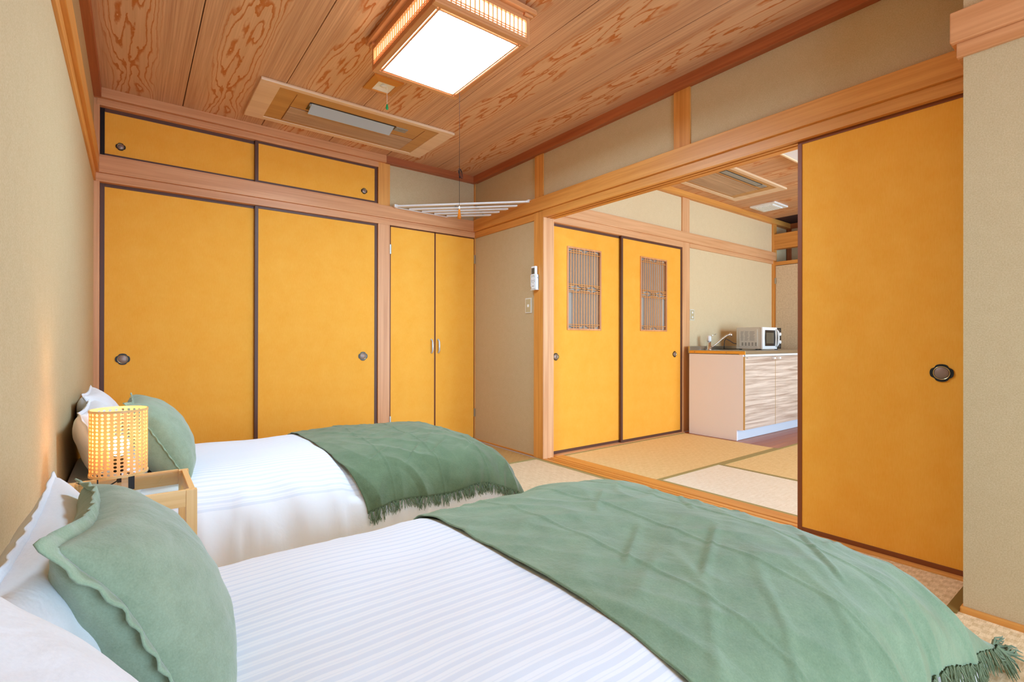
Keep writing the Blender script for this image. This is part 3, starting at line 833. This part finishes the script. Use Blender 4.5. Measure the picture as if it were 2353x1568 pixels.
switch('y', 2.878, 4.415, 4.491, 1.098, 1.206, [1.175, 1.128], 'pale double light switch above the sink unit', 'beigeplate')

t = thing('remote_holder', (2.44, 2.905, 1.34), 'white plastic holder screwed to the opening post', 'holder')
bx('cradle', 'white', t, (2.412, 2.440, 2.868, 2.872, 1.276, 1.388), .001); bx('cradle', 'white', t, (2.412, 2.440, 2.928, 2.932, 1.30, 1.388), .001)
bx('back_plate', 'white', t, (2.434, 2.440, 2.868, 2.932, 1.276, 1.388), .001); bx('bottom_plate', 'white', t, (2.412, 2.440, 2.868, 2.932, 1.272, 1.277), .001)
bx('slot', 'grey', t, (2.424, 2.430, 2.8672, 2.8682, 1.360, 1.366))
t = thing('remote_control', (2.42, 2.90, 1.36), 'white air conditioner remote standing in the holder on the opening post', 'remote control')
bx('body', 'white', t, (2.410, 2.433, 2.876, 2.924, 1.279, 1.452), .005)
bx('screen', 'screen', t, (2.4085, 2.411, 2.884, 2.918, 1.392, 1.438), .0005)
for (yy, zz, m) in ((2.890, 1.380, 'green'), (2.900, 1.380, 'orange_edge'), (2.911, 1.380, 'grey'), (2.890, 1.372, 'grey'), (2.911, 1.372, 'green'), (2.886, 1.345, 'grey'), (2.900, 1.342, 'taupe'), (2.914, 1.345, 'grey'), (2.886, 1.334, 'grey'), (2.914, 1.334, 'grey'), (2.900, 1.326, 'grey')):
    bx('button', m, t, (2.4088, 2.411, yy - .0028, yy + .0028, zz - .0025, zz + .0025))
bx('logo', 'grey', t, (2.4095, 2.4103, 2.890, 2.912, 1.299, 1.303))

# ------------------------------------------------------------------ kitchen sink unit
t = thing('sink_cabinet', (4.95, 2.52, 0), 'cream and pale wood sink base cabinet with white knobs', 'cabinet')
g = G(t.location); g.prism([(2.318, .0), (2.795, .0), (2.795, .768), (2.262, .768), (2.262, .098), (2.318, .098)], 4.285, 4.303, 'x'); g.build('side_panel', 'cabside', t)
bx('side_panel', 'cabside', t, (6.08, 6.10, 2.262, 2.795, .098, .768)); bx('back_panel', 'cabside', t, (4.303, 6.08, 2.785, 2.795, 0, .768))
bx('plinth', 'plinth', t, (4.303, 6.10, 2.325, 2.34, .0, .100), .001)
bx('bottom_board', 'cabside', t, (4.303, 6.08, 2.27, 2.785, .10, .115))
bx('top_rail', 'white', t, (4.303, 6.10, 2.256, 2.30, .752, .770), .001)
dx = [(4.289, 4.848), (4.852, 5.411), (5.415, 6.10)]
for i, (a, b) in enumerate(dx):
    d = bx('door', 'cabdoor', t, (a, b, 2.246, 2.261, .105, .751), .001)
    kx = b - .05 if i % 2 == 0 else a + .05
    bx('knob', 'white', d, (kx - .016, kx + .016, 2.222, 2.2455, .722, .740), .003)
    g = G(t.location); g.box(a - .0018, a + .002, 2.2452, 2.2618, .1045, .7515); g.build('edge_strip', 'goldedge', d)
    if i == 0:
        g = G(t.location)
        for k in range(4): g.box(a + .022 + k * .008, a + .028 + k * .008, 2.2453, 2.2462, .736, .742)
        g.build('logo', 'grey', d)
t = thing('sink_counter', (4.95, 2.52, .77), 'stainless worktop with raised back edge and orange end strip', 'counter')
bx('worktop', 'steel', t, (4.297, 6.10, 2.246, 2.795, .772, .802), .002)
bx('backsplash', 'steel', t, (4.297, 6.10, 2.797, 2.815, .772, .840), .002)
g = G(t.location); g.box(4.288, 4.2965, 2.246, 2.795, .774, .798); g.box(4.2882, 4.2965, 2.246, 2.30, .768, .7738); e = g.build('end_strip', 'orange_edge', t)
g = G(t.location)
for yy in (2.42, 2.74): g.lathe([(.004, 0), (.0035, -.002), (.001, -.003)], (4.288, yy, .786), 'x', 10)
g.build('screw', 'taupe', e)
bx('drawer_rim', 'white', t, (4.303, 6.09, 2.249, 2.262, .7535, .7705), .001)

t = thing('kitchen_faucet', (4.571, 2.76, .802), 'chrome faucet with white lever head on the sink counter', 'faucet')
g = G(t.location); g.lathe([(.028, 0), (.028, .006), (.020, .012), (.019, .085)], (4.571, 2.76, .802), 'z', 24); g.build('body', 'chrome', t, True)
g = G(t.location); g.lathe([(.019, .085), (.0215, .090), (.0215, .128), (.017, .140), (.006, .143)], (4.571, 2.76, .802), 'z', 24); g.build('head', 'white', t, True)
g = G(t.location); g.tube([(4.575, 2.755, .938), (4.60, 2.74, .948), (4.624, 2.722, .958)], [.004, .0028, .0028], 8); g.lathe([(.003, -.005), (.0062, 0), (.003, .005)], (4.626, 2.720, .959), 'x', 12); g.build('lever', 'chrome', t, True)
g = G(t.location); g.tube([(4.578, 2.748, .822), (4.60, 2.728, .844), (4.66, 2.672, .914), (4.688, 2.646, .944), (4.706, 2.630, .954), (4.722, 2.616, .956)], .0085, 12)
g.tube([(4.722, 2.616, .972), (4.722, 2.616, .934)], [.0125, .0125], 16); g.build('spout', 'chrome', t, True)

t = thing('microwave_oven', (5.12, 2.54, .802), 'white microwave oven with black control strip on the sink counter', 'microwave')
mx0, mx1, my0, my1, mz0, mz1 = 4.925, 5.318, 2.402, 2.67, .812, 1.030
bx('housing', 'offwhite', t, (mx0, mx1, my0 + .022, my1, mz0, mz1), .004)
d = bx('door', 'white', t, (mx0 - .002, mx0 + .300, my0, my0 + .021, mz0 - .002, mz1 - .001), .004)
g = G(t.location); g.prism([(mx0 + .048, mz0 + .03), (mx0 + .255, mz0 + .03), (mx0 + .262, mz0 + .11), (mx0 + .255, mz1 - .03), (mx0 + .048, mz1 - .03), (mx0 + .042, mz0 + .11)], my0 - .002, my0 + .002, 'y')
w = g.build('door_glass', 'black', d)
w2 = bx('door_mesh', 'screen', t, (mx0 + .068, mx0 + .225, my0 - .003, my0 - .001, mz0 + .056, mz1 - .056)); w2.parent = d
g = G(t.location); g.tube([(mx0 + .272, my0 - .003, mz0 + .02), (mx0 + .276, my0 - .022, mz0 + .045), (mx0 + .277, my0 - .026, mz0 + .11), (mx0 + .276, my0 - .022, mz1 - .045), (mx0 + .272, my0 - .003, mz1 - .02)], .008, 10); g.build('handle', 'white', d, True)
cp = bx('control_panel', 'blackmat', t, (mx0 + .302, mx1, my0 + .002, my0 + .021, mz0, mz1 - .004), .002)
for zz in (mz0 + .150, mz0 + .070):
    g = G(t.location); g.lathe([(.019, 0), (.018, -.014), (.014, -.017), (.001, -.017)], (mx0 + .347, my0 + .002, zz), 'y', 20); g.build('dial', 'white', cp, True)
g = G(t.location); g.box(mx0 + .33, mx0 + .365, my0 + .0012, my0 + .002, mz1 - .028, mz1 - .023)
for zz in (.178, .118, .110, .036, .028, .020): g.box(mx0 + .322, mx0 + .372, my0 + .0012, my0 + .002, mz0 + zz, mz0 + zz + .002)
g.build('marking', 'grey', cp)
side = bx('side_panel', 'offwhite', t, (mx0 - .003, mx0, my0 + .052, my1 - .03, mz0 + .022, mz1 - .022), .001)
g = G(t.location)
for r in range(7):
    z = mz1 - .045 - r * .014
    for (a, b) in ((0, .035), (.042, .085), (.092, .15)):
        a += random.uniform(0, .006); b -= random.uniform(0, .012)
        g.box(mx0 - .0036, mx0 - .003, my1 - .045 - b, my1 - .045 - a, z, z + .0022)
        g.box(mx0 - .0036, mx0 - .003, my1 - .045 - b + .006, my1 - .045 - a, z - .006, z - .0045)
g.build('printed_notice', 'grey', side)
for k in range(5):
    for q in range(4):
        yy = my1 - .058 - k * .034
        o = G(t.location).box(mx0 - .0037, mx0 - .003, yy - .016, yy, mz0 + .034 + q * .0085, mz0 + .038 + q * .0085).build('vent_slot', 'blackmat', side)
for (xx, yy) in ((mx0 + .03, my0 + .04), (mx1 - .03, my0 + .04), (mx0 + .03, my1 - .03), (mx1 - .03, my1 - .03)):
    g = G(t.location); g.lathe([(.014, -.0095), (.014, .001)], (xx, yy, mz0), 'z', 12); g.build('foot', 'blackmat', t)
g = G(t.location); g.tube([(4.95, 2.672, .86), (4.92, 2.70, .87), (4.88, 2.735, .905), (4.855, 2.745, .915), (4.83, 2.745, .89), (4.825, 2.745, .845), (4.83, 2.75, .812), (4.90, 2.76, .807), (5.2, 2.77, .807)], .004, 8)
g.build('power_cord', 'blackmat', t, True)

# ------------------------------------------------------------------ nightstand and lamp
NX0, NX1, NY0, NY1, NZ = -.146, .144, 1.612, 1.900, .475
t = thing('nightstand', (0, 1.756, 0), 'small bamboo nightstand with a glass top between the beds', 'nightstand')
lw = .026
for (a, b) in ((NX0, NY0), (NX1 - lw, NY0), (NX0, NY1 - lw), (NX1 - lw, NY1 - lw)):
    bx('leg', 'bamboo_z', t, (a, a + lw, b, b + lw * .8, 0, NZ - .0005), .0015)
bx('rail', 'bamboo_x', t, (NX0 + lw, NX1 - lw, NY0 + .002, NY0 + .014, NZ - .045, NZ), .001)
bx('rail', 'bamboo_x', t, (NX0 + lw, NX1 - lw, NY1 - .014, NY1 - .002, NZ - .045, NZ), .001)
bx('rail', 'bamboo_y', t, (NX0 + .004, NX0 + .018, NY0 + .0215, NY1 - .0215, NZ - .045, NZ), .001)
bx('rail', 'bamboo_y', t, (NX1 - .018, NX1 - .004, NY0 + .0215, NY1 - .0215, NZ - .045, NZ), .001)
bx('glass_top', 'glass', t, (NX0 + .019, NX1 - .019, NY0 + .015, NY1 - .015, NZ - .010, NZ - .005))

LX, LY, LZ = -.028, 1.785, NZ - .005
t = thing('table_lamp', (LX, LY, LZ), 'lit cane webbing table lamp on the glass nightstand', 'lamp')
def shade():
    g = G((LX, LY, LZ)); R, z0, z1 = .0655, .508, .690; nu, nv = 28, 17
    def P(u, v): a = 2 * PI * u / nu; return (LX + R * math.cos(a), LY + R * math.sin(a), z0 + .005 + (z1 - z0 - .010) * v / nv)
    for i in range(nu):
        for j in range(nv):
            n = len(g.v)
            O = [(0, 0), (.5, 0), (1, 0), (1, .5), (1, 1), (.5, 1), (0, 1), (0, .5)]
            I = [(.30, .20), (.5, .12), (.70, .20), (.80, .5), (.70, .80), (.5, .88), (.30, .80), (.20, .5)]
            for (a, b) in O: g.v.append(P(i + a, j + b))
            for (a, b) in I: g.v.append(P(i + .5 + (a - .5) * .95, j + .5 + (b - .5) * .95))
            for k in range(8): g.f.append([n + k, n + (k + 1) % 8, n + 8 + (k + 1) % 8, n + 8 + k])
    me = g.build('lamp_shade', 'cane', t, False, False)
    s = me.modifiers.new('thickness', 'SOLIDIFY'); s.thickness = .0012
    for (za, zb) in ((z0, z0 + .006), (z1 - .006, z1)):
        h = G((LX, LY, LZ)); seg = 48
        for (r, z) in ((R - .002, za), (R + .0015, za), (R + .0015, zb), (R - .002, zb)):
            for k in range(seg): h.v.append((LX + r * math.cos(2 * PI * k / seg), LY + r * math.sin(2 * PI * k / seg), z))
        for q in range(4):
            for k in range(seg): h.f.append([q * seg + k, q * seg + (k + 1) % seg, ((q + 1) % 4) * seg + (k + 1) % seg, ((q + 1) % 4) * seg + k])
        h.build('rim', 'bamboo_x', me)
    return me
shade()
g = G(t.location); g.lathe([(.008, .0), (.014, .006), (.0235, .026), (.0235, .040), (.014, .054), (.001, .058)], (LX, LY, .556), 'z', 20); g.build('bulb', 'bulb', t, True)
g = G(t.location); g.lathe([(.014, 0), (.014, .045), (.010, .048)], (LX, LY, .512), 'z', 20); g.build('socket', 'blackmat', t, True)
for (ax, ay, ww) in ((.028, -.050, .014), (-.045, -.030, .003), (.0, .055, .010)):
    g = G(t.location); g.bar((LX + ax, LY + ay, LZ), (LX + ax, LY + ay, .515), ww, .004 if ww > .005 else .003)
    g.bar((LX + ax, LY + ay, .514), (LX, LY, .514), .006, .003); g.build('leg', 'blackmat', t)
g = G(t.location); g.tube([(LX, LY, .512), (LX - .004, LY - .005, .488), (LX - .02, LY + .02, .4735), (LX - .06, LY + .06, .473), (-.125, 1.88, .474)], .002, 6); g.build('power_cord', 'blackmat', t, True)
lp = bpy.data.lights.new('table_lamp_light', 'POINT'); lp.energy = 1.5; lp.color = (1.0, .66, .34); lp.shadow_soft_size = .024
lo = bpy.data.objects.new('table_lamp_light', lp); COL.objects.link(lo); lo.location = (LX, LY, .622)

# ------------------------------------------------------------------ bedding
def gp(u, p): u = min(abs(u), 1.0); return max(0.0, 1 - u ** p) ** (1 / p)
def gridmesh(name, m, parent, org, nu, nv, fn, uvfn=None, closed=False):
    vs = []; uv = []
    for i in range(nu + 1):
        for j in range(nv + 1):
            p = fn(i / nu, j / nv); vs.append(tuple(Vector(p) - Vector(org)))
            uv.append(uvfn(i / nu, j / nv) if uvfn else (i / nu, j / nv))
    fs = [[i * (nv + 1) + j, (i + 1) * (nv + 1) + j, (i + 1) * (nv + 1) + j + 1, i * (nv + 1) + j + 1] for i in range(nu) for j in range(nv)]
    me = bpy.data.meshes.new(name); me.from_pydata(vs, [], fs); me.update()
    ul = me.uv_layers.new(name='uv')
    idx = [0] * len(me.loops); me.loops.foreach_get('vertex_index', idx)
    ul.data.foreach_set('uv', [c for k in idx for c in uv[k]])
    me.materials.append(M[m])
    me.polygons.foreach_set('use_smooth', [True] * len(me.polygons))
    o = bpy.data.objects.new(name, me); COL.objects.link(o)
    if parent is not None: o.parent = parent
    else: o.location = org
    return o

def wrinkle(x, y, seed, amp):
    n = noise.noise(Vector((x * 2.1 + seed, y * 2.1, seed))) * 1.0 + noise.noise(Vector((x * 5 + seed, y * 6, seed * 2))) * .35
    return n * amp
def crease(x, y, seed, amp):
    a = noise.noise(Vector(((x + y * .7) * 7 + seed, (y - x * .6) * 2.6, seed)))
    b = noise.noise(Vector(((x - y) * 6 + seed * 3, (y + x) * 2.2, seed + 4)))
    return amp * (max(0, .32 - abs(a)) * 1.6 + max(0, .22 - abs(b)) * 1.4)

class Bed:
    """duvet surface: cross-bed parameter v in -1..1 (near to far side), lengthwise parameter s in 0..1"""
    def __init__(s, yc, hw, T, xa, xb, seed, py=3.4, pxp=2.3, xf=1.0):
        s.yc, s.hw, s.T, s.xa, s.xb, s.seed, s.py, s.pxp, s.xf = yc, hw, T, xa, xb, seed, py, pxp, xf
    def pt(s, x, v, off=0.0, creases=0.0):
        u = max(0.0, (x - s.xf) / (s.xb - s.xf))
        gy = gp(v, s.py); gx = gp(u, s.pxp)
        z = s.T * gy * gx
        y = s.yc + s.hw * v
        side = 1 - gy * gx
        w = wrinkle(x, y, s.seed, .014) * (1 - .4 * side)
        k = crease(x, y, s.seed + 11, .032) * min(1, side * 1.8 + creases) * min(1, z / .08)
        # outward direction
        ny = (abs(v) ** (s.py + 1.5)) * (1 if v > 0 else -1)
        nx = u ** 2
        n = Vector((nx, ny, max(.05, 1 - abs(ny) * .9 - nx * .6))).normalized()
        p = Vector((x, y, z)) + n * (off + k) + Vector((0, 0, w * min(1, z / .1)))
        p.z = max(p.z, .004 + off * .5)
        return p
def vmap(t): # 0..1 -> -1..1 dense near the sides
    a = (t * 2 - 1) * PI / 2; s_ = math.sin(a); return .35 * (t * 2 - 1) + .65 * s_
def xmap(t, a, b):
    return a + (b - a) * (1 - (1 - t) ** 1.35)

def make_bed(bed, label, mlabel):
    t = thing('bed', (.8, bed.yc, 0), label, 'bed')
    org = t.location
    # arc length table across the bed for stripe width
    N = 400; acc = [0]; pv = None
    for i in range(N + 1):
        v = vmap(i / N); p = Vector((bed.yc + bed.hw * v, bed.T * gp(v, bed.py)))
        if pv is not None: acc.append(acc[-1] + (p - pv).length)
        pv = p
    def uvf(a, b): return (acc[int(round(b * N))], xmap(a, bed.xa, bed.xb))
    def dp(a, b):
        x = xmap(a, bed.xa, bed.xb); v = vmap(b)
        k = min(1, max(0, (x - bed.tx) / .04)) * min(1, max(0, (.965 - abs(v)) / .03))
        p = bed.pt(x, v); p.z -= .016 * k; p.y -= .008 * k * (v ** 5); p.x -= .012 * k * max(0, (x - bed.xf) / (bed.xb - bed.xf)) ** 2
        return p
    gridmesh('duvet', 'duvet', t, org, 150, 170, dp, uvf)
    bx('mattress', 'sheet', t, (bed.xa + .01, bed.xb - .30, bed.yc - bed.hw + .12, bed.yc + bed.hw - .12, .0, bed.T * .55), .03)
    return t

far = Bed(2.446, .517, .412, XL + .008, 1.58, 3.0, 3.9, 2.65, 1.15)
near = Bed(.835, .56, .418, XL + .008, 1.70, 8.0, 4.2, 2.1, 1.08)
far.tx = .662; near.tx = .642
near.pulls = [(.80, -.30, .85, .53, .26, .0045), (.88, -.52, .90, .43, .30, .005), (1.22, -.10, .70, .71, .22, .004), (1.30, -.62, .98, .2, .20, .004), (.98, .15, .8, .6, .22, .003), (1.40, -.25, .3, .95, .25, .004), (1.15, -.78, .75, .66, .25, .005)]
far.pulls = [(.80, -.78, .8, .6, .16, .006), (.95, -.86, .7, .71, .18, .006), (1.08, -.80, .85, .53, .16, .006), (.86, -.35, .97, -.24, .30, .004), (1.0, -.20, .97, -.24, .30, .004), (1.25, -.84, .8, .6, .14, .005), (.80, -.1, .98, -.2, .26, .003)]
make_bed(far, 'white striped single bed farther back, against the closets', '')
make_bed(near, 'white striped single bed nearest the camera', '')

folds_far = (.87, 1.10, 1.33)
folds_near = (.84, 1.05, 1.26, 1.46)
def tassel_mesh(k):
    random.seed(k + 50); g = G()
    for s_ in range(9):
        a = random.uniform(-.011, .011); b = random.uniform(-.003, .003)
        e = a + random.uniform(-.010, .010); L = random.uniform(.036, .052); bend = random.uniform(-.006, .006)
        g.tube([(a * .4, b * .3, .004), (a * .8 + bend, b, -L * .4), (e - bend * .5, b * 1.5, -L * .75), (e, b * 1.5 + .002, -L)], [.0017, .0014, .0012, .0006], 4, False)
    return g
TM = []
def make_throw(bed, x0, m, label, folds, v0, v1, xend, near_flare):
    t = thing('throw_blanket', (x0, bed.yc, bed.T), label, 'blanket')
    org = t.location
    def vm(b): # b 0..1 -> v0..v1
        s_ = math.sin((b * 2 - 1) * PI / 2); w = .35 * (b * 2 - 1) + .65 * s_
        return (v1 + v0) / 2 + (v1 - v0) / 2 * w
    def P(a, b):
        x = xmap(a, x0, xend); v = vm(b)
        x += .010 * noise.noise(Vector((v * 3, bed.seed, 1))) * (1 - a)
        if not near_flare: x += .10 * max(0, -v) ** 4 * (1 - a)
        hemw = .02 * noise.noise(Vector((x * 5, bed.seed, 2)))
        vv = v
        if abs(v) > .9: vv = v * (1 + hemw * (abs(v) - .9) * 6)
        vv = max(-.9995, min(.9995, vv))
        off = .009
        for f in folds:
            d = (x - f - .012 * noise.noise(Vector((v * 2, f * 9, bed.seed))))
            off += .0026 * math.exp(-(d / .004) ** 2) + .0022 * (1 / (1 + math.exp(max(-40, min(40, -d / .003)))) - .5)
        off += .010 * math.exp(-((x - x0) / .01) ** 2) * 0
        p = bed.pt(x, vv, off, .30)
        for (cx, cv, dx, dv, ln, am) in bed.pulls:
            ex, ev = x - cx, (v - cv) * bed.hw
            along = ex * dx + ev * dv; across = -ex * dv + ev * dx
            if -0.02 < along < ln + .02:
                wgt = max(0, min(1, along / .03, (ln - along) / .06 + .3))
                p.z += am * wgt * (math.exp(-(across / .0055) ** 2) - .5 * math.exp(-((across - .012) / .008) ** 2)) * (p.z > .05)
        # extra drape at the hems
        if near_flare and a > .75 and b < .25:
            k = ((a - .75) / .25) ** 1.3 * (.25 - b) / .25
            p += Vector((.21 * k, .02 * k, 0)); p.z *= 1 - .3 * k; p.z = max(p.z, .006)
        return p
    o = gridmesh('cloth', m, t, org, 300, 170, P)
    s = o.modifiers.new('thickness', 'SOLIDIFY'); s.thickness = .003; s.offset = -1
    if not TM:
        for k in range(5):
            g = tassel_mesh(k)
            me = bpy.data.meshes.new('tassel'); me.from_pydata(g.v, [], g.f); me.update(); TM.append(me)
    mats = M['throw2']
    n = 56 if not near_flare else 60
    random.seed(5)
    for k in range(n):
        a = (k + .5) / n; aa = a
        p = P(aa, 0.0); q = P(aa, .03)
        d = (p - q).normalized()
        if near_flare and p.z < .05 or p.z < .03:
            d = Vector((d.x * .6 + random.uniform(.2, .9) * (a > .85), d.y, -.25)).normalized()
        else: d = (d + Vector((random.uniform(-.25, .25), -.12, -.5))).normalized()
        me = TM[k % 5].copy() if False else TM[k % 5]
        key = 'tassel_' + m
        o2 = bpy.data.objects.new('tassel', me); COL.objects.link(o2); o2.parent = t
        if not me.materials: me.materials.append(None)
        o2.material_slots[0].link = 'OBJECT'; o2.material_slots[0].material = mats
        zax = -d; xax = Vector((1, 0, 0)); xax = (xax - xax.dot(zax) * zax)
        if xax.length < .2: xax = Vector((0, 1, 0)) - zax * zax.y
        xax.normalize(); yax = zax.cross(xax)
        mt = Matrix((xax, yax, zax)).transposed().to_4x4()
        pos = p - org + Vector((0, -.002, .002)); L = .045
        if p.z + d.z * L < .004: pos.z += .004 - (p.z + d.z * L)
        mt.translation = pos
        o2.matrix_local = mt @ Matrix.Rotation(random.uniform(-.3, .3), 4, 'Y') @ Matrix.Scale(random.uniform(.75, 1.15) * (1.6 if near_flare and a > .9 else 1.0), 4)
    return t
make_throw(far, .655, 'throw2', 'deep sage green throw with fringe across the bed against the closets', folds_far, -.982, .982, 1.572, False)
make_throw(near, .635, 'throw', 'sage green throw with fringe across the bed nearest the camera', folds_near, -.984, .982, 1.692, True)

def pillow(name, c, w, h, th, tilt, yaw, m, label, cat, seed, flange=0.0, roll=0.0, pinch=.07, wr=.006, seamm=None, pexp=.42, flop=None):
    """w along local x, h along local z (up), th along local y; then tilt back and turn"""
    t = thing(name, c, label, cat)
    R = Matrix.Rotation(yaw, 3, 'Z') @ Matrix.Rotation(tilt, 3, 'X') @ Matrix.Rotation(roll, 3, 'Y')
    n = 46
    def outline(u, v):
        a = w / 2 * u * (1 - pinch * (1 - v * v)); b = h / 2 * v * (1 - pinch * (1 - u * u))
        return a, b
    def P(u, v, sd):
        a, b = outline(u, v)
        k = max(0, (1 - u ** 2) * (1 - v ** 2)) ** pexp
        cc = sd * th / 2 * k
        e = (1 - k)
        nn = noise.noise(Vector((u * 1.7 + seed, v * 1.7, sd * 3 + seed))) * wr + noise.noise(Vector((u * 5 + seed, v * 5, sd * 3))) * wr * .5
        rad = noise.noise(Vector((math.atan2(v, u + 1e-6) * 4, seed, sd))) * wr * 1.5 * e * (k > 0.02)
        cc += sd * (nn + rad) * (k > 0)
        p = Vector((a, cc, b))
        if flop:
            for (fu, fv, vec, s_) in flop:
                dd = (u - fu) ** 2 + (v - fv) ** 2
                p += Vector(vec) * math.exp(-dd / s_)
        return R @ p
    vs = []; fs = []; idx = {}
    def mapu(t_): return math.sin((t_ * 2 - 1) * PI / 2) * .55 + (t_ * 2 - 1) * .45
    for sd in (1, -1):
        for i in range(n + 1):
            for j in range(n + 1):
                edge = i in (0, n) or j in (0, n)
                if edge and sd == -1: idx[(sd, i, j)] = idx[(1, i, j)]; continue
                idx[(sd, i, j)] = len(vs); vs.append(P(mapu(i / n), mapu(j / n), sd))
        for i in range(n):
            for j in range(n):
                q = [idx[(sd, i, j)], idx[(sd, i + 1, j)], idx[(sd, i + 1, j + 1)], idx[(sd, i, j + 1)]]
                fs.append(q if sd == -1 else q[::-1])
    g = G(); g.v = [tuple(v) for v in vs]; g.f = fs
    o = g.build('cover', m, t, True)
    if flange:
        ring = [(-1 + 2 * k / n, -1) for k in range(n)] + [(1, -1 + 2 * k / n) for k in range(n)] + [(1 - 2 * k / n, 1) for k in range(n)] + [(-1, 1 - 2 * k / n) for k in range(n)]
        g = G(); K = len(ring); rows = 4
        for r in range(rows):
            for k, (u, v) in enumerate(ring):
                a, b = outline(u, v)
                f = r / (rows - 1)
                wv = (math.sin(k * 1.35 + seed) * .5 + noise.noise(Vector((k * .35, seed, 0))) * 1.1) * flange * .27 * f
                du = (1 if abs(u) > .999 else abs(u) ** 6) * (1 if u > 0 else -1); dv = (1 if abs(v) > .999 else abs(v) ** 6) * (1 if v > 0 else -1)
                d = Vector((du, 0, dv)); d = d / max(1.0, d.length) * (1.25 if d.length > 1.2 else 1)
                p = Vector((a, 0, b)) + d * flange * (f - .15) + Vector((0, wv, 0))
                if flop:
                    for (fu, fv, vec, s_) in flop:
                        dd = (u - fu) ** 2 + (v - fv) ** 2; p += Vector(vec) * math.exp(-dd / s_) * (1 + .35 * f)
                g.v.append(tuple(R @ p))
        for r in range(rows - 1):
            for k in range(K):
                k2 = (k + 1) % K; g.f.append([r * K + k, r * K + k2, (r + 1) * K + k2, (r + 1) * K + k])
        s = g.build('edge_trim', seamm or m, t, True, False)
        sm = s.modifiers.new('thickness', 'SOLIDIFY'); sm.thickness = .003; sm.offset = 0
    return t

# local y+ side faces the wall after yaw +90: yaw=+90deg turns local x to world y, local y to world -x
Q = PI / 2
pillow('pillow', (-.060, .94, .475), .58, .33, .14, -.32, Q, 'sheet', 'white pillow behind the near green cushion', 'pillow', 2.0, .012)
pillow('pillow', (-.030, .333, .531), .56, .38, .18, -.60, Q, 'sheet', 'white pillow at the bottom corner of the near bed', 'pillow', 5.0, .010)
pillow('cushion', (.023, .892, .504), .39, .33, .172, -.40, Q + .03, 'green_cloth', 'sage green cushion with ruffled edge on the near bed', 'cushion', 9.0, .018, roll=.05, seamm='seam', flop=[(-1, 1, (-.01, .02, .01), .12), (1, 1, (.01, .02, 0), .1)])
pillow('pillow', (-.055, 2.26, .505), .50, .33, .16, -.45, Q, 'sheet', 'white pillow behind the lamp on the far bed', 'pillow', 12.0, .012)
pillow('pillow', (-.085, 2.68, .515), .46, .34, .15, -.35, Q, 'sheet', 'white pillow on the far bed, nearest the closet doors', 'pillow', 15.0, .012)
pillow('cushion', (.080, 2.27, .528), .42, .32, .19, -.52, Q, 'green_cloth', 'sage green cushion on the far bed behind the lamp', 'cushion', 19.0, .012, seamm='seam', flop=[(-1, 1, (-.01, .01, .01), .12)])
